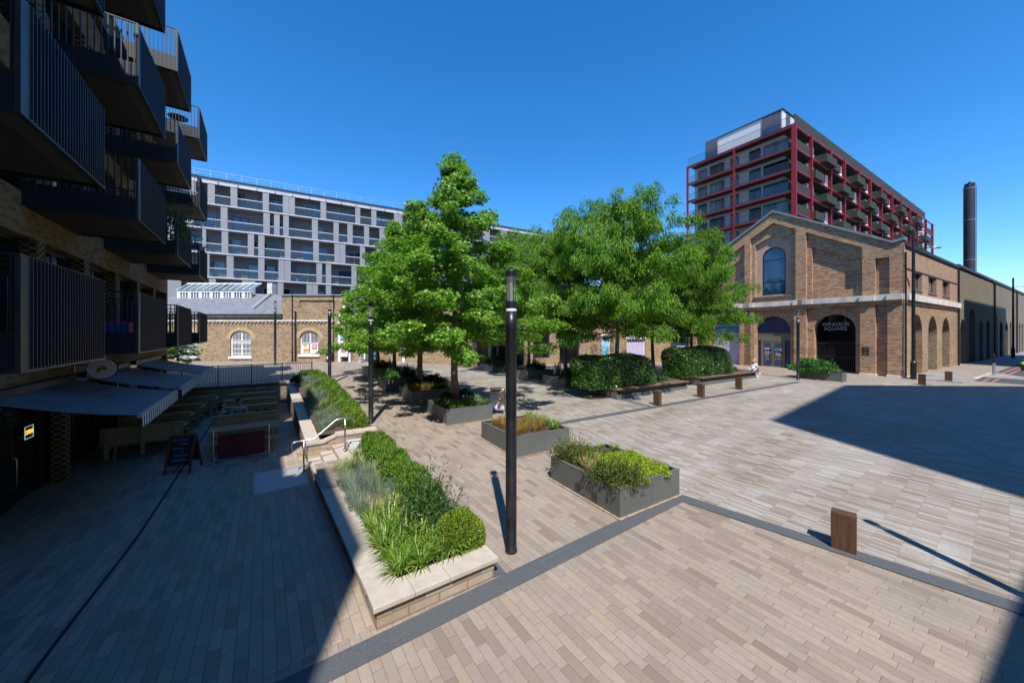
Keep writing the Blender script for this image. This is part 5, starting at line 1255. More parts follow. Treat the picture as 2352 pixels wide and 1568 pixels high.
text('Happy\nHour', .15, M['text_red'], ps, (-.06,-.006,.10)); text('OFFERS', .06, M['text_orange'], ps, (-.1,-.006,-.22))
m = MB(); m.box(.11,.22,-.009,-.005,-.18,.08); m.build('beer_picture', M['text_orange'], ps); m = MB(); m.ball((-.14,-.004,.31),(.11,.004,.07)); m.ball((.05,-.004,.32),(.10,.004,.06)); m.ball((.18,-.004,.29),(.08,.004,.08)); m.build('drinks_picture', M['terracotta'], ps)
m = MB(); m.box(-.26,.26,-.008,-.005,-.39,-.28); m.build('poster_foot', M['lilac'], ps)
# litter bin by the shop door
g = gpt(788, 826); bn = thing('litter_bin', 'black litter bin with gold bands by the shop door', 'bin', (g.x, LD-.45, zg(g.x, LD)))
MB().lathe([(.27,0),(.27,.05),(.25,.07),(.25,.62)], 20).build('body', M['lamp_black'], bn); MB().lathe([(.255,.62),(.27,.64),(.27,1.0),(.22,1.06),(.05,1.09)], 20).build('hood', M['lamp_black'], bn)
for z in (.10,.56,.97): MB().lathe([(.273,z),(.273,z+.02)], 20).build('gold_band', M['gold'], bn)
MB().box(-.12,.12,-.275,-.24,.72,.88).build('slot', M['unlit_dark'], bn); MB().box(-.07,.07,-.262,-.24,.28,.5).build('label_plate', M['cloth_white'], bn)
# street columns and posts
def street_lamp(loc, h, label, arm_z, arm_dir, r=.085):
    t = thing('street_column', label, 'street light', loc, 0, 'tall black street columns')
    MB().lathe([(r*1.5,0),(r*1.5,1.1),(r*1.0,1.2),(r*.75,h)], 14).build('column', M['lamp_black'], t, False)
    d = Vector(arm_dir); p = d*.9
    MB().tube([(0,0,arm_z-.1),(p.x*.5,p.y*.5,arm_z+.02),(p.x,p.y,arm_z+.05)], .03, 6).build('arm', M['lamp_black'], t)
    m = MB(); m.ball((p.x*1.35,p.y*1.35,arm_z+.03),(.34,.16,.07)); m.build('lantern', M['galv'], t, True)
    return t
g = gpt(2098, 870); g.y = min(g.y, 24.0); g = Vector((at(2098, 23.9).x, 23.9, 0)); g.z = zg(g.x, g.y)
street_lamp(g, CZ+(HY-528)/FPX*23.9-g.z, 'tall black street column right at the corner of the brick hall', CZ+(HY-572)/FPX*23.9-g.z, (.95,-.25,0), .10)
y2 = 42.; g = at(2327, y2); g.z = zg(g.x, y2)
street_lamp(g, CZ+(HY-638)/FPX*y2-g.z, 'farther street column with lantern arm along the shaded street wall', CZ+(HY-659)/FPX*y2-g.z, (.95,-.2,0), .10)
g = gpt(2283, 864); tp = thing('traffic_bollard', 'slim grey and black post on the traffic island', 'bollard', g)
MB().lathe([(.11,0),(.11,.03),(.075,.05),(.075,.92)], 14).build('sleeve', M['galv'], tp); MB().lathe([(.055,.92),(.055,1.5),(.03,1.54)], 12).build('post', M['lamp_black'], tp)
g = gpt(2349, 851); tp = thing('hazard_post', 'short black post with lime reflective band at the right edge', 'bollard', g)
MB().lathe([(.09,0),(.09,.85),(.05,.9)], 12).build('post', M['lamp_black'], tp); MB().lathe([(.095,.5),(.095,.72)], 12).build('reflective_band', M['hivis'], tp)
# ------------------------------------------------------------------ vegetation
NR = np.random.default_rng(21)
def mesh_np(name, V, F, mats, fmat=None):
    me = bpy.data.meshes.new(name); me.from_pydata(V.reshape(-1,3).tolist(), [], F.tolist() if hasattr(F,'tolist') else F)
    for m in mats: me.materials.append(M[m])
    if fmat is not None: me.polygons.foreach_set('material_index', fmat)
    return me
def norm(a): return a/np.maximum(np.linalg.norm(a, axis=1, keepdims=True), 1e-6)
def leaf_arrays(C, D, N, L, Wd, fold=.25, droop=.0):
    """one folded diamond leaf per point: C centres, D along-leaf directions, N normals"""
    D = norm(D); S = norm(np.cross(D, N)); N = np.cross(S, D); L = L[:,None]; Wd = Wd[:,None]
    base = C-D*L*.5; tip = C+D*L*.5-N*L*droop; mid = C+D*L*.05
    V = np.stack([base, mid+S*Wd*.5+N*Wd*fold, tip, mid-S*Wd*.5+N*Wd*fold], 1)
    n = len(C); F = np.arange(n*4).reshape(n,4); F = np.concatenate([F[:,[0,1,2]], F[:,[0,2,3]]])
    return V.reshape(-1,3), F
def star_arrays(C, D, N, L):
    """five pointed leaf per point (maple-like)"""
    D = norm(D); S = norm(np.cross(D, N)); N = np.cross(S, D); n = len(C); P = []
    for k in range(10):
        a = 2*math.pi*k/10; r = (.56 if k % 2 == 0 else .24)
        P.append(C+(D*math.cos(a)+S*math.sin(a))*(r*L)[:,None]-N*(L*(.12 if k % 2 == 0 else -.04))[:,None])
    V = np.stack(P, 1); F = np.arange(n*10).reshape(n,10)
    return V.reshape(-1,3), F
def rdir(n): return norm(NR.normal(size=(n,3)))
def blades(n, L, w, spread, r0, curve=1., seg=4, up=1.):
    """tuft of arching strap leaves"""
    az = NR.uniform(0,2*np.pi,n); tilt = spread*NR.uniform(.15,1,n)**.8; ln = L*NR.uniform(.6,1.05,n); ww = w*NR.uniform(.7,1.2,n)
    rr = r0*np.sqrt(NR.uniform(0,1,n)); a0 = az+NR.normal(0,.5,n); base = np.stack([rr*np.cos(a0), rr*np.sin(a0), np.zeros(n)],1)
    out = np.stack([np.cos(az), np.sin(az), np.zeros(n)],1); side = np.stack([-np.sin(az), np.cos(az), np.zeros(n)],1)
    rows = []; p = base.copy(); th = tilt*.35
    for s in range(seg+1):
        t = s/seg; wd = ww*(1-t**1.6)*(.6+.8*min(t*4,1)*.5)+.0008
        rows.append(p-side*wd[:,None]*.5); rows.append(p+side*wd[:,None]*.5)
        th2 = th+tilt*curve*t*1.25; p = p+(out*np.sin(th2)[:,None]+np.array([0,0,up])*np.cos(th2)[:,None])*(ln/seg)[:,None]
    V = np.stack(rows,1); m = 2*(seg+1); F = []
    base_i = np.arange(n)[:,None]*m
    for s in range(seg): F.append(base_i+np.array([2*s,2*s+1,2*s+3,2*s+2])[None])
    return V.reshape(-1,3), np.concatenate(F)
def cat(*parts):
    V = []; F = []; f3 = []; k = 0; ml = []
    for i, (v, f) in enumerate(parts): V.append(v); F += (f+k).tolist(); ml += [i]*len(f); k += len(v)
    return np.concatenate(V), F, ml
def shell_pts(n, rad, lump=.12, inner=.55, top_only=True, box=2.0):
    d = rdir(n); 
    if top_only: d[:,2] = np.abs(d[:,2])*1.0-.12*NR.uniform(0,1,n)
    e = (np.abs(d)**box).sum(1)**(-1/box); ph = NR.uniform(0,6,6)
    l = 1+lump*(np.sin(d[:,0]*5+ph[0])*np.sin(d[:,1]*5+ph[1])+np.sin(d[:,2]*7+ph[2]+d[:,0]*3)*.6)
    r = e*l*(1-(1-inner)*NR.uniform(0,1,n)**2.2)
    return d*r[:,None]*np.array(rad)[None], norm(d/np.array(rad)[None])
def shrub_mesh(name, mat, rad, n, L, w, lump=.12, inner=.6, box=2.0, upb=.5, spiky=0.):
    P, Nn = shell_pts(n, rad, lump, inner, True, box)
    D = norm(rdir(n)*.8+Nn*.6+np.array([0,0,upb])); N = norm(Nn+rdir(n)*.7)
    D = norm(rdir(n)*.8+Nn*.6+np.array([0,0,upb])); N = norm(Nn+rdir(n)*.7)
    if spiky: sel = NR.uniform(0,1,n) < .05; P[sel] += Nn[sel]*NR.uniform(0,spiky,sel.sum())[:,None]+np.array([0,0,1])*NR.uniform(0,spiky,sel.sum())[:,None]
    if spiky:
        ns = 16; o_ = NR.choice(n, ns); base = P[o_]*.8; d_ = norm(Nn[o_]*.5+rdir(ns)*.25+np.array([0,0,1.1])); hh_ = spiky*NR.uniform(.5,1.15,ns); per = 15; t_ = np.tile(np.linspace(0,1,per), ns)
        b_ = np.repeat(base, per, 0); dd_ = np.repeat(d_, per, 0); hq = np.repeat(hh_+.18, per)
        P = np.concatenate([P, b_+dd_*(t_*hq)[:,None]]); Nn = np.concatenate([Nn, rdir(len(t_))]); D = np.concatenate([D, norm(rdir(len(t_))+dd_*.9)]); N = np.concatenate([N, rdir(len(t_))]); n = len(P)
    V, F = leaf_arrays(P, D, N, L*NR.uniform(.6,1.25,n), w*NR.uniform(.7,1.2,n))
    if spiky:
        sV, sF = leaf_arrays(base+d_*(hh_+.18)[:,None]*.5, d_, rdir(ns), hh_+.18, np.full(ns,.008)); F = np.concatenate([F, sF+len(V)]); V = np.concatenate([V, sV])
    k = MB().ball((0,0,rad[2]*.25), (rad[0]*inner*.86, rad[1]*inner*.86, rad[2]*inner*.72), 12, 8)
    me = mesh_np(name, V, F, [mat]); return me
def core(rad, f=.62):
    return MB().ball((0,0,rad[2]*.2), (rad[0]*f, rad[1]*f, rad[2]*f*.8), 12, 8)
PC = {}
def plant(kind, loc, label, cat_, group, rz=None, sc=1., name=None):
    me, nm = PC[kind][:2]
    o = bpy.data.objects.new(name or nm, me); COL.objects.link(o); o.location = loc; o.rotation_euler = (0,0,rng.uniform(0,6.28) if rz is None else rz); o.scale = sc if isinstance(sc, tuple) else (sc,)*3
    tag(o, label, cat_, group)
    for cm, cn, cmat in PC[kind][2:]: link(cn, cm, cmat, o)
    return o
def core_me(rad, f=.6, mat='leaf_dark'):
    b = core(rad, f); me = bpy.data.meshes.new('dark_core'); me.from_pydata(b.v, [], b.f); me.materials.append(M[mat]); return (me, 'dark_core', M[mat])  # dark ball added inside each shrub to block light through the leaves
# kinds
for v in range(3):
    V, F = blades(85, .38, .026, 1.5, .07, 1.25); PC[f'liriope{v}'] = (mesh_np('grass_clump', V, F, ['leaf_liriope']), 'grass_clump')
    V, F = blades(190, .36, .010, 1.25, .10, 1.1); PC[f'varieg{v}'] = (mesh_np('grass_clump', V, F, ['leaf_variegated']), 'grass_clump')
    V, F = blades(260, .40, .0045, 1.05, .12, 1.0); PC[f'sedge{v}'] = (mesh_np('sedge_clump', V, F, ['leaf_gold']), 'sedge_clump')
    V, F = blades(110, .26, .009, 1.25, .08, 1.0); PC[f'straw{v}'] = (mesh_np('straw_clump', V, F, ['leaf_straw']), 'straw_clump')
    V, F = blades(34, .75, .045, .95, .07, .55, 4); PC[f'phorm{v}'] = (mesh_np('spiky_plant', V, F, ['leaf_bronze']), 'spiky_plant')
    V, F = blades(60, .85, .03, 1.0, .12, .8, 4); PC[f'strap{v}'] = (mesh_np('strap_leaf_plant', V, F, ['leaf_dark']), 'strap_leaf_plant')
    V1, F1 = blades(420, .34, .006, .95, .20, .45); 
    fl_n = 30; az = NR.uniform(0,6.28,fl_n); rr = .34*np.sqrt(NR.uniform(0,1,fl_n)); C = np.stack([rr*np.cos(az), rr*np.sin(az), .33-.45*rr**2+NR.uniform(-.03,.08,fl_n)],1)
    V2, F2 = leaf_arrays(C, np.tile([0,0,1.],(fl_n,1))+rdir(fl_n)*.35, rdir(fl_n), np.full(fl_n,.05), np.full(fl_n,.013))
    PC[f'lav{v}'] = (mesh_np('lavender', V1, F1, ['leaf_lavender']), 'lavender', (mesh_np('flower_spikes', V2, F2, ['flower_purple']), 'flower_spikes', M['flower_purple']))
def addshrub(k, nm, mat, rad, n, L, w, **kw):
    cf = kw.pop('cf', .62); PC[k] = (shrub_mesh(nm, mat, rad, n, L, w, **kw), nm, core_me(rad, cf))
addshrub('yew0','yew_bush','leaf_yew',(.36,.36,.46),3600,.085,.024,lump=.10,inner=.72,box=2.6)
addshrub('yew1','yew_bush','leaf_yew',(.36,.36,.46),3600,.085,.024,lump=.16,inner=.72,box=2.4)
addshrub('yewy','yew_bush','leaf_yew_yellow',(.36,.36,.46),4200,.055,.018,lump=.10,inner=.74,box=2.6)
addshrub('ball','clipped_ball','leaf_yew_yellow',(.34,.34,.44),6000,.048,.016,lump=.06,inner=.8,box=2.7)
addshrub('rough','rough_shrub','leaf_yew_dark',(.34,.34,.44),4600,.075,.022,lump=.3,inner=.45,spiky=.30,cf=.45)
addshrub('rough2','rough_shrub','leaf_yew_dark',(.32,.32,.40),3600,.075,.022,lump=.3,inner=.45,spiky=.34,cf=.4)
addshrub('rose','rose_bush','leaf_rust',(.34,.34,.30),1700,.05,.026,lump=.3,inner=.4,spiky=.18,cf=.35)
addshrub('lime','lime_ground_cover','leaf_lime',(.42,.42,.18),2300,.060,.055,lump=.18,inner=.7,cf=.6)
addshrub('pinkcov','pink_ground_cover','leaf_rust',(.40,.40,.12),1100,.05,.02,lump=.3,inner=.5,cf=.5)
addshrub('dark','dark_shrub','leaf_dark',(.5,.5,.5),2600,.10,.05,lump=.3,inner=.5,cf=.5)
addshrub('succ','pale_shrub','leaf_lavender',(.20,.20,.18),500,.06,.025,lump=.15,inner=.6)
addshrub('fern','fern_shrub','leaf_fern',(.55,.55,.45),1500,.20,.05,lump=.35,inner=.45,spiky=.15,cf=.42)
addshrub('laurel','clipped_shrub','leaf_laurel',(1.,1.,1.),13000,.085,.045,lump=.05,inner=.88,box=5.0,cf=.80)
V, F = blades(60,.5,.02,.5,.1,.3); 
def btop(b, a, up=.12, lift=.09):
    x, y = T(b, a); return Vector((x, y, zbed(b, a)+up-.12)) if a < 6 else Vector((x, y, zg(x, y)+up+lift))
# near bed
r8 = random.Random(4)
for k in range(9):
    a = 2.35+k*.395; plant('yew0' if k % 3 else 'yew1', btop(1.36+.05*math.sin(k*2), a, .05), 'dense yew bush in the hedge along the path side of the nearest bed', 'bush', 'yew hedge of the nearest bed', None, (1.0,1.0,1.12))
plant('ball', btop(1.40,.42,.10), 'bright rounded clipped bush at the near corner of the stone bed', 'bush', None, None, (1.02,1.02,1.12))
plant('rough', btop(1.20,1.10,.10), 'dark straggly shrub beside the bright rounded bush', 'bush', None, None, 1.2)
plant('rough2', btop(1.32,1.72,.10), 'straggly shrub with bare upright shoots at the near end of the hedge', 'bush', None, None, 1.1)
for k, (b, a) in enumerate(((.42,.26),(.72,.22),(1.04,.24),(.44,.60),(.76,.56),(1.05,.62),(.42,.98),(.76,.95),(.46,1.36),(.80,1.36),(.44,1.72),(.76,1.78),(.58,.42),(.90,.40),(.60,.80),(.92,.80),(.58,1.18),(.64,1.55),(1.2,.28),(.50,2.0),(.85,2.05))):
    plant(f'liriope{k%3}', btop(b,a,.13), 'bright arching grass clump at the near end of the stone bed', 'plant', 'grass clumps at the near end of the bed', None, r8.uniform(.95,1.25))
for k, (b, a) in enumerate(((.70,2.15),(.95,2.1),(.62,2.5))): plant(f'straw{k}', btop(b,a,.13), 'straw coloured grass clump between the lavender and the green clumps', 'plant', 'straw grass behind the green clumps', None, 1.35)
for k in range(11):
    plant(f'lav{k%3}', btop(.50+.34*(k%2)+r8.uniform(-.06,.06), 2.35+k*.19, .10), 'grey green lavender with purple spikes in the nearest bed', 'plant', 'lavender in the nearest bed', None, r8.uniform(.85,1.1))
for k, (b, a) in enumerate(((.98,3.2),(1.0,3.8),(.55,4.75),(.90,4.6),(.95,5.2),(.50,5.2),(.75,4.95))): plant(f'varieg{k%3}', btop(b,a,.12), 'tuft of grassy leaves at the back of the nearest bed', 'plant', 'grassy tufts at the back of the nearest bed', None, 1.15)
# far bed
for k in range(17):
    a = 8.25+k*.60; kk = 'yewy' if k in (0,1) else ('yew0' if k % 2 else 'yew1')
    plant(kk, btop(1.45-.05*math.sin(k*1.7)-.03*max(0,k-8), a, .05), 'yew bush in the long hedge beyond the steps', 'bush', 'yew hedge beyond the steps', None, (1.15,1.15,1.15))
for k in range(26):
    a = 8.1+k*.40; b = .62+.30*(k%3)+r8.uniform(-.08,.08)
    if (k//4) % 2 == 0: plant(f'lav{k%3}', btop(b-.1,a,.14), 'grey green lavender clump in the bed beyond the steps', 'plant', 'lavender beyond the steps', None, r8.uniform(.95,1.3))
    else: plant(f'varieg{k%3}', btop(b,a,.14), 'pale grassy clump in the bed beyond the steps', 'plant', 'pale grass beyond the steps', None, r8.uniform(1.0,1.4))
plant('dark', btop(.55,17.3,.1), 'dark green bush at the far end of the bed by the railing', 'bush', None, None, .8)
plant('yew1', btop(.95,17.9,.1), 'rounded green bush against the railing end', 'bush', None, None, 1.1)
# planter plants
def pp(key, u, v, dz=-.03): t, c, top = PL[key]; q = c+GX*u+GY*v; return Vector((q.x, q.y, top+dz))
for k in range(10): plant('lime', pp('a',.62+.36*(k%3)+.1*(k//6), .30+.36*(k//3)+.05*(k%2)), 'lime green ground cover spilling over the nearest planter', 'plant', 'lime ground cover of the nearest planter', None, .78)
for u, v, s in ((.30,1.80,1.05),(.42,1.50,.9),(.62,1.86,.85)): plant('rose', pp('a',u,v), 'leafy reddish rose bush in the far corner of the nearest planter', 'bush', 'rose bushes at the far corner of the nearest planter', None, s)
for u, v, s in ((.24,.26,1.),(.20,.60,.9),(.45,.20,.9),(.42,.5,.85)): plant('rose', pp('a',u,v), 'green and rust coloured shrub at the near corner of the nearest planter', 'bush', 'rust tinged shrubs at the near corner of the nearest planter', None, s)
for k, (u, v) in enumerate(((.22,1.0),(.30,1.25),(.55,1.35))): plant(f'straw{k}', pp('a',u,v), 'bleached straw tuft along the left side of the nearest planter', 'plant', 'straw tufts of the nearest planter', None, 1.1)
for u, v in ((.85,1.7),(1.15,1.55),(.75,1.45)): plant('pinkcov', pp('a',u,v), 'pinkish low ground cover in the middle of the nearest planter', 'plant', 'pink ground cover of the nearest planter', None, .9)
for k, (u, v) in enumerate(((1.05,1.92),(1.35,1.85),(1.62,1.6),(1.68,1.15))): plant(f'liriope{k%3}', pp('a',u,v), 'small green grass tuft along the back edge of the nearest planter', 'plant', 'green tufts along the back of the nearest planter', None, .62)
for k in range(14): plant(f'sedge{k%3}', pp('b',.25+.30*(k%4), .35+.40*(k//4)+.1*(k%2)), 'golden brown sedge tuft in the planter behind the nearest lamp post', 'plant', 'golden sedge tufts', None, r8.uniform(.75,1.05))
for k in range(9): plant(f'varieg{k%3}' if k % 2 else f'liriope{k%3}', pp('b',1.45+.14*(k%2)+.1*(k%3), .22+.20*k), 'green and cream tuft along the right edge of the sedge planter', 'plant', 'tufts along the right edge of the sedge planter', None, .85)
for k in range(8): plant(f'liriope{k%3}', pp('c',.25+.42*(k%4), .22+.32*(k//4)), 'fresh green grass tuft at the front of the tallest tree planter', 'plant', 'grass tufts under the tallest tree', None, r8.uniform(.9,1.2))
for u, v, kk, s in ((1.1,.7,'succ',1.8),(1.45,.5,'succ',1.6),(.5,1.4,'dark',.75),(1.3,1.6,'dark',.8)): plant(kk, pp('c',u,v), 'low shrub under the tallest tree', 'bush', 'low shrubs under the tallest tree', None, s)
for k in range(5): plant(f'sedge{k%3}' if k < 3 else f'varieg{k%3}', pp('d',.25+.35*k, .35+.1*(k%2)), 'pale grass tuft at the front of the second tree planter', 'plant', 'pale tufts of the second tree planter', None, 1.1)
for u, v, s in ((.6,1.3,1.),(1.4,1.1,1.05),(1.2,1.8,.9)): plant('dark', pp('d',u,v), 'dark leafy shrub under the second tree of the left row', 'bush', 'dark shrubs of the second tree planter', None, s)
plant('fern', pp('e',.35,.5), 'bright green soft bush behind the second lamp post', 'bush', None, None, .8)
for k, (u, v) in enumerate(((.9,.6),(1.3,1.0),(.9,1.5),(1.5,.5),(1.5,1.6))): plant(f'strap{k%3}', pp('e',u,v), 'dark strappy plant under the third tree of the left row', 'plant', 'dark strap plants of the third tree planter', None, 1.)
for k, (u, v) in enumerate(((.35,.4),(.9,.45),(1.4,.4),(.4,1.3))): plant(f'phorm{k%3}', pp('f',u,v), 'bronze spiky plant in the farthest left planter', 'plant', 'bronze spiky plants', None, 1.)
for u, v in ((1.2,1.2),(.9,1.6)): plant('dark', pp('f',u,v), 'dark shrub among the bronze spiky plants', 'bush', 'dark shrubs among the bronze plants', None, .8)
for key, nm in (('r1','in the shaded farthest right row planter'),('r2','around the pale succulents'),('r3','next to the first bench planter')):
    for k in range(7): plant('dark' if k > 2 else ('succ' if key == 'r2' else 'dark'), pp(key,.35+.28*k*.9, .32 if k < 3 else .9+.3*(k%3)), 'low dark shrub '+nm, 'bush', 'low shrubs '+nm, None, .75 if key != 'r2' or k > 2 else 1.2)
for k, (key, u, v) in enumerate((('r2',1.7,1.2),('r2',2.0,1.7),('r3',.8,1.6),('r3',1.6,1.7))): plant(f'phorm{k%3}', pp(key,u,v), 'tall spiky plant between the right row trees', 'plant', 'spiky plants between the right row trees', None, 1.35)
for k in range(6): plant(f'strap{k%3}', pp('r1',.4+.3*k,1.4), 'tall dark grass in the farthest right planter', 'plant', 'tall dark grass of the farthest right planter', None, 1.1)
for k, (u, v, s) in enumerate(((.36,1.75,1.25),(.40,1.30,1.2),(.36,2.05,1.2),(.40,.98,1.0))): plant('fern', pp('w',u,v), 'ferny green shrub in the planter before the gated arch', 'bush', 'ferny shrubs before the gated arch', None, (s,s,s*1.05))
for k in range(5): plant(f'varieg{k%3}', pp('w',.36,.25+.22*k), 'low yellow green tuft in the fern planter', 'plant', 'low tufts of the fern planter', None, .9)
def bp(B, u, v): t, c, z = B; q = c+GX*u+GY*v; return Vector((q.x, q.y, z+.0))
def clipped(B, px0, px1, pyt, label, dy, lx=1.0):
    t, c, z = B; y = c.y+dy; x0, x1 = at(px0,y).x, at(px1,y).x; zt = CZ-(pyt-HY)/FPX*y
    o = plant('laurel', ((x0+x1)/2, y, z+.13), label, 'shrub', None, GA, ((x1-x0)/2*1.06, .98, (zt-z-.12)*1.0)); return o
clipped(B1, 1312, 1508, 815, 'big clipped glossy shrub in the nearer bench planter', 1.55)
clipped(B2, 1512, 1694, 797, 'big dark clipped shrub in the farther bench planter', 1.9)
for k in range(7): plant('varieg%d' % (k%3) if k % 2 else 'fern', bp(B1, 2.9+.35*k*.8, .75+.15*(k%2)), 'low green plant at the open end of the nearer bench planter', 'plant', 'low plants of the nearer bench planter', None, .75 if k % 2 else .4)
for k in range(6): plant('straw%d' % (k%3) if k % 2 else 'fern', bp(B2, 3.5+.45*k, .8), 'wispy plant beside the sitting woman', 'plant', 'wispy plants of the farther bench planter', None, .9 if k % 2 else .45)

# ------------------------------------------------------------------ trees
def trunk_mesh(h, r0, lean, branches, mat):
    m = MB(); n = 9; pts = []; rs = []
    for i in range(n+1):
        t = i/n; pts.append((lean[0]*t**2+.05*math.sin(t*7), lean[1]*t**2+.05*math.cos(t*6), h*t)); rs.append(r0*(1.35 if i == 0 else 1)*(1-.88*t))
    m.tube(pts, rs, 8)
    for p, q, rr in branches: mid = (Vector(p)+Vector(q))/2+Vector((0,0,-.06)); m.tube([p, mid, q], [rr, rr*.6, rr*.2], 5)
    me = bpy.data.meshes.new('trunk'); me.from_pydata(m.v, [], m.f); me.materials.append(M[mat]); me.polygons.foreach_set('use_smooth', [True]*len(me.polygons)); return me
def gum(h, rad, seed, nleaf=22000, clear=.23):
    global NR
    NR = np.random.default_rng(seed); rr = random.Random(seed); br = []; C = []; nb = 78
    wts = []
    for i in range(nb):
        t = clear+(1-clear)*(i+.5)/nb; az = i*2.39996+rr.uniform(-.3,.3)
        s = (t-clear)/(1-clear); prof = min(1., .74+s*1.6)*(1-s)**.92+.05
        L = rad*prof*rr.uniform(.58,1.24); el = R(-8+38*s+rr.uniform(-8,10))
        d = Vector((math.cos(az)*math.cos(el), math.sin(az)*math.cos(el), math.sin(el)))
        p0 = Vector((0,0,h*t*.97)); p1 = p0+d*L
        if i % 2 == 0: br.append((p0, p0+d*L*.85, .028*(1-s)+.008))
        ncl = max(2, int(L/.36))
        for j in range(ncl):
            f = .22+.82*(j+rr.random()*.6)/ncl; C.append(tuple(p0+d*L*f+Vector((rr.gauss(0,.10*L*.6),rr.gauss(0,.10*L*.6),rr.gauss(0,.08)-.0*f)))+(.20+.16*rr.random(),)); wts.append(.5+f)
    C = np.array(C); w = np.array(wts)*C[:,3]**2; idx = NR.choice(len(C), nleaf, p=w/w.sum())
    P = C[idx,:3]+rdir(nleaf)*(C[idx,3]*NR.uniform(.25,1.1,nleaf)**.6)[:,None]*np.array([1.1,1.1,.72])
    out = norm(P*np.array([1,1,0])+1e-3); N = norm(np.array([0,0,1.])+out*.55+rdir(nleaf)*.75)
    D = norm(out*.7+np.array([0,0,-.5])+rdir(nleaf)*.8)
    V, F = star_arrays(P, D, N, .120*NR.uniform(.6,1.25,nleaf))
    return mesh_np('crown', V, F, ['leaf_gum']), trunk_mesh(h, .125, (.05,.05), br, 'bark')
def locust(h, rad, seed, nleaf=42000, clear=.30, flat=1.):
    global NR
    NR = np.random.default_rng(seed); rr = random.Random(seed); br = []; C = []; wts = []; nb = 84
    for i in range(nb):
        s = (i+.5)/nb; t = clear+(1-clear)*s; az = i*2.39996+rr.uniform(-.4,.4)
        prof = (.80+.6*s if s < .36 else 1.0*(1-((s-.36)/.64)**2.0)**.8)+.10
        L = rad*prof*rr.uniform(.55,1.2); el = R(4+26*s+rr.uniform(-10,12))
        d = Vector((math.cos(az)*math.cos(el), math.sin(az)*math.cos(el), math.sin(el))); p0 = Vector((0,0,h*t*.95)); p1 = p0+d*L
        br.append((p0, p1, .03*(1-s)+.008))
        ncl = max(2, int(L/.42))
        for j in range(ncl):
            f = .22+.84*(j+rr.random()*.6)/ncl; q = p0+d*L*f
            C.append((q.x+rr.gauss(0,.16*L*.5), q.y+rr.gauss(0,.16*L*.5), q.z+.12-.24*f*f*L*.5+rr.gauss(0,.05), .30+.22*rr.random(), az)); wts.append(.55+.6*f)
    C = np.array(C); w = np.array(wts)*C[:,3]**2; idx = NR.choice(len(C), nleaf, p=w/w.sum()); rad_ = C[idx,3]
    q = rdir(nleaf)*(NR.uniform(.1,1.,nleaf)**.5*rad_)[:,None]; q[:,2] *= .62
    P = C[idx,:3]+q; hr = np.sqrt((q[:,:2]**2).sum(1)); P[:,2] -= .45*hr**2/np.maximum(rad_,.1)
    out = norm(np.stack([np.cos(C[idx,4]), np.sin(C[idx,4]), np.zeros(nleaf)],1)+norm(q+1e-4)*.8)
    D = norm(out*.75+np.array([0,0,-.75])+rdir(nleaf)*.45); N = norm(np.array([0,0,1.])+out*.5+rdir(nleaf)*.6)
    V, F = leaf_arrays(P, D, N, .165*NR.uniform(.6,1.3,nleaf), .042*NR.uniform(.7,1.3,nleaf), .2, .15)
    return mesh_np('crown', V, F, ['leaf_locust']), trunk_mesh(h, .115, (.08,-.05), br, 'bark_grey')
def tree(loc, crown, trunk, label, group, rz, sc, name, cat_='tree'):
    t = thing(name, label, cat_, loc, rz, group); t.scale = sc if isinstance(sc, tuple) else (sc,)*3
    link('trunk', trunk, None, t); link('crown', crown, None, t); return t
gA = gum(8.6, 3.4, 5, 37000); gB = gum(8.4, 3.4, 9, 33000)
for key, px, top, gm_, lab, u, v, rz, wsc in (('c',1047,342,gA,'tallest maple-leaved tree, rising above the roofs in front of the grey block',.95,1.1,2.9,1.06),
      ('d',967,436,gB,'maple-leaved tree with its trunk just left of the tallest one',.95,1.1,2.2,1.05),
      ('e',906,500,gA,'maple-leaved tree whose trunk shows behind the second lamp post',.95,1.1,4.0,.95),
      ('f',866,560,gB,'farthest maple-leaved tree of the left row, near the shop door',1.0,1.1,5.2,1.15)):
    t, c, tp_ = PL[key]; q = c+GX*u+GY*v; x = (px-CX)/FPX*q.y; hgt = CZ-(top-HY)/FPX*q.y-tp_
    tree((x, q.y, tp_-.08), gm_[0], gm_[1], lab, 'maple-leaved trees in the left planter row', rz, (wsc*hgt/8.8, wsc*hgt/8.8, hgt/8.8), 'maple_leaved_tree')
lA = locust(7.6, 3.9, 12, 62000); lB = locust(7.2, 3.4, 15, 52000)
def ltree(px, y, ztop_px, zbase, mesh, lab, rz, w=1., h0=8.):
    x = (px-CX)/FPX*y; hgt = CZ-(ztop_px-HY)/FPX*y-zbase
    tree((x, y, zbase), mesh[0], mesh[1], lab, 'feathery leaved trees in the right planters', rz, (w*hgt/h0, w*hgt/h0, hgt/h0), 'feathery_tree')
ltree(1417, B1[1].y+1.5, 440, B1[2]-.1, lA, 'tallest feathery tree, rising out of the nearer clipped shrub', .9, .86)
ltree(1590, B2[1].y+2.0, 520, B2[2]-.1, lB, 'feathery tree in front of the brick hall, above the farther clipped shrub', 2.5, .80)
for key, px, top, me_, lab, rz in (('r3',1298,492,lB,'feathery tree left of the tallest feathery one, its trunk in a grey planter',4.1),('r2',1213,528,lA,'feathery tree just right of the nearest lamp post top',5.3),('r1',1143,585,lB,'farthest feathery tree, partly behind the tallest maple-leaved tree',.3)):
    t, c, tp_ = PL[key]; ltree(px, c.y+2.0, top, tp_-.08, me_, lab, rz, .82)
ltree(1500, 27.5, 545, zg(11,27), lB, 'feathery tree standing between and behind the two clipped shrubs', 3.3, .95)
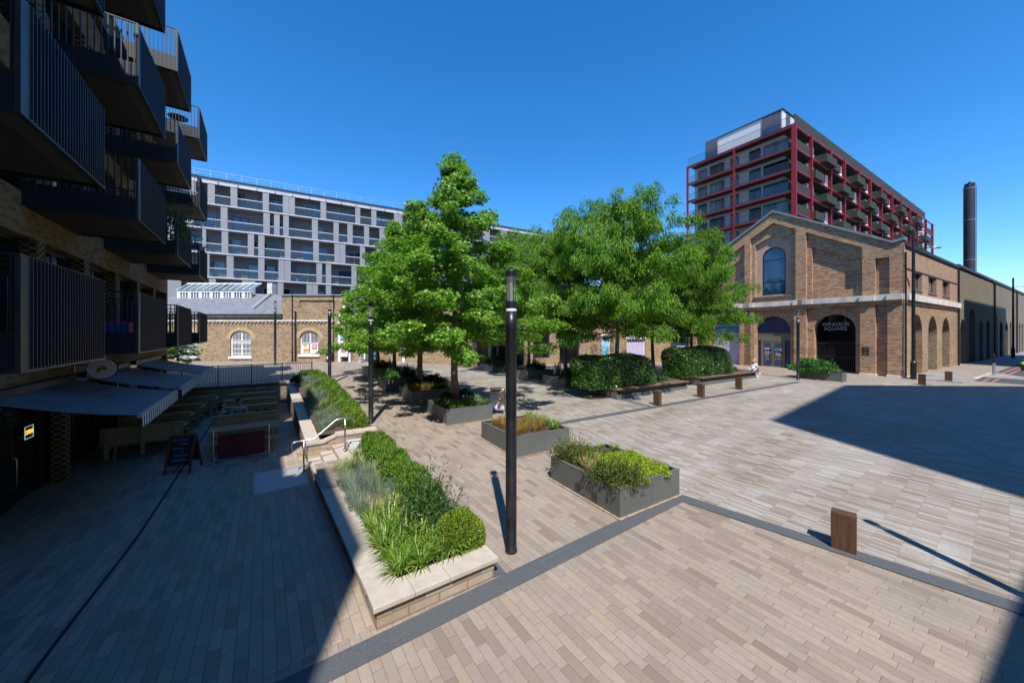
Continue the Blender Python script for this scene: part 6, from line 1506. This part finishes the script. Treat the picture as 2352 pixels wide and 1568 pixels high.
# young tree behind the end of the flats
y_ = 25.; x_ = at(408, y_).x
tree((x_, y_, zg(x_,y_)), gB[0], gB[1], 'small leafy tree showing between the far balconies and the brick wing', None, 1.1, (.36,.36,.42), 'small_tree')
# climbing plant and pots on the balconies
V, F = leaf_arrays(NR.normal(0,1,(900,3))*np.array([.22,.28,.42]), rdir(900)+np.array([0,0,-.6]), rdir(900), np.full(900,.11), np.full(900,.05)); PC['vine'] = (mesh_np('climbing_plant', V, F, ['leaf_laurel']), 'climbing_plant')
def bpos(stack, lv, b, a): x, y = T(b, STK[stack]+a); return Vector((x, y, LV[lv]+.28))
o = plant('vine', bpos(5,1,-3.55,.4)+Vector((0,0,.7)), 'leafy climber trailing over a high balcony corner', 'plant', None)
pot = thing('plant_pot', 'large dark pot of spiky agave on the lowest near balcony', 'potted plant', bpos(3,0,-4.1,.35)); MB().lathe([(.17,0),(.23,.34),(.25,.36),(.22,.36)], 16).build('pot', M['wall_dark'], pot)
V, F = blades(34,.72,.07,.85,.06,.35,4); l_ = link('leaves', mesh_np('leaves', V, F, ['leaf_fern']), None, pot); l_.location = (0,0,.34)
tb_ = thing('storage_box', 'pink and blue patterned box on the second low balcony', 'box', bpos(4,0,-4.0,.5), TA); MB().bbox(-.3,.3,-.25,.25,0,.45,.02).build('box_body', M['flower_pink'], tb_); MB().bbox(-.2,.32,-.27,-.252,.08,.36,.002).build('blue_panel', M['blue_sign'], tb_)
tab = thing('balcony_table', 'round dark table on the highest far balcony', 'table', bpos(6,3,-4.3,.7)); MB().lathe([(.36,.70),(.37,.73)], 20).build('table_top', M['dark_metal'], tab); MB().lathe([(.2,0),(.03,.03),(.03,.70)], 12).build('pedestal', M['dark_metal'], tab)
fp = thing('flower_box', 'pot of pink flowers on the far balcony rail', 'potted plant', bpos(6,1,-3.55,.25)+Vector((0,0,1.02))); MB().box(-.1,.1,-.25,.25,-.1,.05).build('trough', M['wall_dark'], fp)
V, F = leaf_arrays(NR.normal(0,1,(160,3))*np.array([.07,.18,.06])+np.array([0,0,.12]), rdir(160), rdir(160), np.full(160,.07), np.full(160,.05)); link('flowers', mesh_np('flowers', V, F, ['flower_pink']), None, fp)
# ------------------------------------------------------------------ people
def skin_mesh(name, verts, edges, root=0, sub=1):
    """verts: (x, y, z, r); grows one continuous surface with the Skin modifier"""
    me = bpy.data.meshes.new(name); me.from_pydata([v[:3] for v in verts], edges, [])
    o = bpy.data.objects.new(name, me); COL.objects.link(o)
    s = o.modifiers.new('skin', 'SKIN'); s.use_smooth_shade = True; s.branch_smoothing = .4
    sv = me.skin_vertices[0].data
    for i, v in enumerate(verts):
        r = v[3] if isinstance(v[3], tuple) else (v[3], v[3]); sv[i].radius = r; sv[i].use_root = (i == root)
    o.modifiers.new('sub', 'SUBSURF').levels = sub; o.modifiers['sub'].render_levels = sub
    r_ = bpy.data.meshes.new_from_object(o.evaluated_get(bpy.context.evaluated_depsgraph_get())); bpy.data.objects.remove(o); r_.name = name; r_.materials.clear(); return r_
def person(label, loc, rz, J, skin, hair, clothes, hairlong=False, scale=1., group=None):
    """J: joints in metres, person faces -y"""
    p = thing('person', label, 'person', loc, rz, group); p.scale = (scale,)*3
    V = []; E = []; ix = {}
    def add(n, pos, r, par=None):
        ix[n] = len(V); V.append((*pos, r)); 
        if par: E.append((ix[par], ix[n]))
    pel, ch, nk, hd = [Vector(J[k]) for k in ('pelvis','chest','neck','head')]
    add('pelvis', pel, (.135,.105)); add('waist', pel.lerp(ch,.5), (.115,.09), 'pelvis'); add('chest', ch, (.135,.10), 'waist'); add('neck', nk, .05, 'chest'); add('jaw', nk.lerp(hd,.62)+Vector((0,-.015,0)), .062, 'neck'); add('head', hd, (.078,.092), 'jaw'); add('crown', hd+(hd-nk).normalized()*.09, .06, 'head')
    f = Vector(J.get('face', (0,-1,0))).normalized(); add('nose', hd+f*.105+Vector((0,0,-.02)), .014, 'head'); sd_ = f.cross(Vector((0,0,1))).normalized()
    for s in (1,-1): add('ear%d' % s, hd+sd_*.088*s, .016, 'head')
    for s in ('l','r'):
        sh, el, wr = [Vector(J[k+s]) for k in ('sh','el','wr')]; add('sh'+s, sh, .058, 'chest'); add('el'+s, el, .040, 'sh'+s); add('wr'+s, wr, .028, 'el'+s)
        d = (wr-el).normalized(); pm = wr+d*.05; add('pm'+s, pm, (.036,.018), 'wr'+s); x = d.cross(Vector((.3,.2,1))).normalized()
        for q in range(4):
            b = pm+d*.04+x*(q-1.5)*.019; add('f%d%s' % (q,s), b+d*.02, .0095, 'pm'+s); add('g%d%s' % (q,s), b+d*(.048,.058,.054,.04)[q]+Vector((0,0,-.012)), .008, 'f%d%s' % (q,s))
        add('th'+s, wr+d*.035-x*.045, .010, 'pm'+s)
        hp, kn, an_ = [Vector(J[k+s]) for k in ('hp','kn','an')]; add('hp'+s, hp, .090, 'pelvis'); add('kn'+s, kn, .058, 'hp'+s); add('ca'+s, kn.lerp(an_,.3), .055, 'kn'+s); add('an'+s, an_, .036, 'ca'+s); add('to'+s, Vector(J['to'+s]), (.040,.028), 'an'+s)
    link('body', skin_mesh('body', V, E), M[skin], p)
    # hair
    b = MB(); up = (hd-nk).normalized(); b.ball(tuple(hd-f*.034+up*.042), (.090,.090,.086), 14, 9)
    if hairlong:
        for s in (-1,0,1): b.tube([tuple(hd-f*.05+sd_*.06*s+up*.02), tuple(hd-f*.075+sd_*.08*s-up*.12), tuple(hd-f*.05+sd_*.085*s-up*.30)], [.06,.055,.02], 8)
    b.build('hair', M[hair], p, True)
    e = MB()
    for s in (1,-1): e.ball(tuple(hd+f*.088+sd_*.033*s+Vector((0,0,.012))), .011, 8, 6)
    e.build('eyes', M['black_board'], p); MB().ball(tuple(hd+f*.094-up*.058), (.022,.012,.007), 8, 5).build('mouth', M['text_red'], p)
    def chain(names, rs): return [(*V[ix[n]][:3], r) for n, r in zip(names, rs)]
    for nm, mat, kind in clothes:
        vs = []; es = []
        def put(lst, par=None):
            for c in lst:
                vs.append(c); 
                if par is not None: es.append((par, len(vs)-1))
                par = len(vs)-1
            return par
        if kind == 'top' or kind == 'top_long' or kind == 'vest':
            put(chain(['pelvis','waist','chest'], [(.150,.122),(.132,.108),(.150,.118)])); put([(*V[ix['chest']][:2], V[ix['chest']][2]+.10, (.10,.08))], 2)
            if kind != 'vest':
                for s in 'lr':
                    a = Vector(V[ix['sh'+s]][:3]); e_ = Vector(V[ix['el'+s]][:3]); w_ = Vector(V[ix['wr'+s]][:3])
                    put([(*a, .074), (*a.lerp(e_, .75), .056)] if kind == 'top' else [(*a, .074), (*e_, .054), (*w_.lerp(e_,.1), .040)], 2)
        elif kind in ('shorts','trousers'):
            put([(*V[ix['pelvis']][:3], (.15,.125))])
            for s in 'lr':
                a, k_, n_ = [Vector(V[ix[q+s]][:3]) for q in ('hp','kn','an')]
                put([(*a, .108), (*a.lerp(k_, .55), .095)] if kind == 'shorts' else [(*a, .106), (*k_, .076), (*k_.lerp(n_, .93), .060)], 0)
        elif kind == 'shoes':
            for s in 'lr':
                a = Vector(V[ix['an'+s]][:3]); t_ = Vector(V[ix['to'+s]][:3]); m_ = MB(); d_ = (t_-a); 
                m_.tube([a-d_.normalized()*.05+Vector((0,0,-.045)), a.lerp(t_,.5)+Vector((0,0,-.028)), t_+d_.normalized()*.05+Vector((0,0,-.01))], [.045,.050,.028], 10); m_.build(nm, M[mat], p, True)
            continue
        link(nm, skin_mesh(nm, vs, es), M[mat], p)
    return p
def sit(tx=0., reach=.25, lean=.1, cross=False, head=(0,0), arm_z=.26):
    J = dict(pelvis=(0,0,.10), chest=(0,-lean,.42), neck=(head[0]*.3,-lean*1.25,.60), head=(head[0],-lean*1.5+head[1],.74))
    for s, q in (('l',1),('r',-1)):
        J['sh'+s] = (.17*q,-lean,.50); J['el'+s] = (.22*q,-lean-.10,.26); J['wr'+s] = (.07*q,-lean-reach,arm_z)
        J['hp'+s] = (.09*q,-.03,.09); J['kn'+s] = (.10*q,-.46,.11); J['an'+s] = (.09*q,-.50,-.33); J['to'+s] = (.10*q,-.64,-.40)
    if cross: J['knr'] = (-.02,-.47,.17); J['anr'] = (.10,-.70,-.14); J['tor'] = (.12,-.84,-.20)
    return J
# woman sitting on the end of the far bench
t, c, z = B2; Lb2 = (Vector(b3p[:2])-Vector(b2p[:2])).length; q = c+GX*(Lb2-.22)+GY*.18
J = sit(lean=.14, reach=.34, cross=True, head=(0,-.05), arm_z=.16); J['face'] = (0,-.8,-.55)
person('seated woman in white top and pale denim shorts looking down on the bench end', (q.x, q.y, z-.03), GA+R(72), J, 'skin', 'hair_fair', (('top','cloth_white','top'),('shorts','denim','shorts'),('shoe','cloth_white','shoes')), True)
bg_ = thing('handbag', 'small dark bag on the bench end beside the seated woman', 'bag', Vector((*(c+GX*(Lb2+.02)+GY*.36), z)), GA); MB().bbox(-.12,.12,-.06,.06,-.03,.10,.02).build('bag_body', M['cloth_black'], bg_); MB().tube([(-.08,0,.1),(-.04,0,.18),(.04,0,.18),(.08,0,.1)], .01, 6).build('strap', M['cloth_black'], bg_)
# man walking into the shop
x_ = at(827, LD-.9).x
J = dict(pelvis=(0,0,.93), chest=(0,-.03,1.27), neck=(0,-.04,1.46), head=(0,-.06,1.61), shl=(.18,-.03,1.37), shr=(-.18,-.03,1.37), ell=(.24,.06,1.10), elr=(-.24,.02,1.10), wrl=(.25,-.08,.90), wrr=(-.25,.10,.88),
    hpl=(.09,0,.88), hpr=(-.09,0,.88), knl=(.10,-.14,.50), knr=(-.09,.06,.48), anl=(.09,.02,.10), anr=(-.09,.22,.16), tol=(.10,-.14,.03), tor=(-.09,.12,.03))
person('man seen from behind in dark t-shirt and grey trousers walking into the shop', (x_, LD-.9, zg(x_, LD-.9)), R(180), J, 'skin_dark', 'hair_dark', (('t_shirt','cloth_black','top'),('trousers','cloth_grey','trousers'),('shoe','cloth_white','shoes')))
# couple at the picnic table: on the far seat, facing the viewer's side
a2 = TAa+1.80; tb2, sy = TB+.02, .62
def seat_at(db): x, y = T(tb2+db, a2+sy-.05); return (x, y, ztb(tb2,a2)+.45)
J = sit(lean=.16, reach=.36, head=(.02,-.02), arm_z=.33); J['face'] = (.8,-.55,-.1)
person('bearded man in a blue t-shirt leaning on the picnic table', seat_at(-.28), TA, J, 'skin', 'hair_dark', (('t_shirt','cloth_blue','top'),('trousers','cloth_grey','trousers'),('shoe','cloth_black','shoes')), False, 1.08)
J = sit(lean=.14, reach=.32, head=(.05,-.02), arm_z=.32); J['face'] = (.75,-.6,-.2)
person('dark haired woman in an olive top next to the man at the picnic table', seat_at(-.78), TA, J, 'skin', 'hair_dark', (('top','cloth_olive','top_long'),('trousers','cloth_black','trousers'),('shoe','cloth_black','shoes')), True, .95)
x, y = T(tb2+.28, a2-.1); bt = thing('bottle', 'dark drink bottle standing on the table by the man', 'bottle', (x, y, ztb(tb2,a2)+.745)); MB().lathe([(.036,0),(.036,.15),(.014,.20),(.014,.25)], 12).build('glass_body', M['glass_dark'], bt); MB().lathe([(.037,.04),(.037,.11)], 12).build('bottle_label', M['cloth_white'], bt)
x, y = T(tb2+.55, a2+.35); bk = thing('backpack', 'black backpack on the bench beside the man', 'bag', (x, y, ztb(tb2,a2)+.45), TA); m = MB(); m.ball((0,0,.2),(.16,.12,.22),12,8); m.build('bag_body', M['cloth_black'], bk, True); MB().tube([(-.05,.1,.38),(0,.14,.43),(.05,.1,.38)], .012, 6).build('strap', M['cloth_black'], bk)
for k, db in enumerate((-.1,-.5)):
    x, y = T(tb2+db, a2+.0); pt = thing('plate', 'white plate on the couple\'s table', 'plate', (x, y, ztb(tb2,a2)+.746), 0, 'plates on the couple\'s table'); MB().lathe([(.06,0),(.12,.014),(.12,.018)], 18).build('plate_rim', M['cloth_white'], pt)
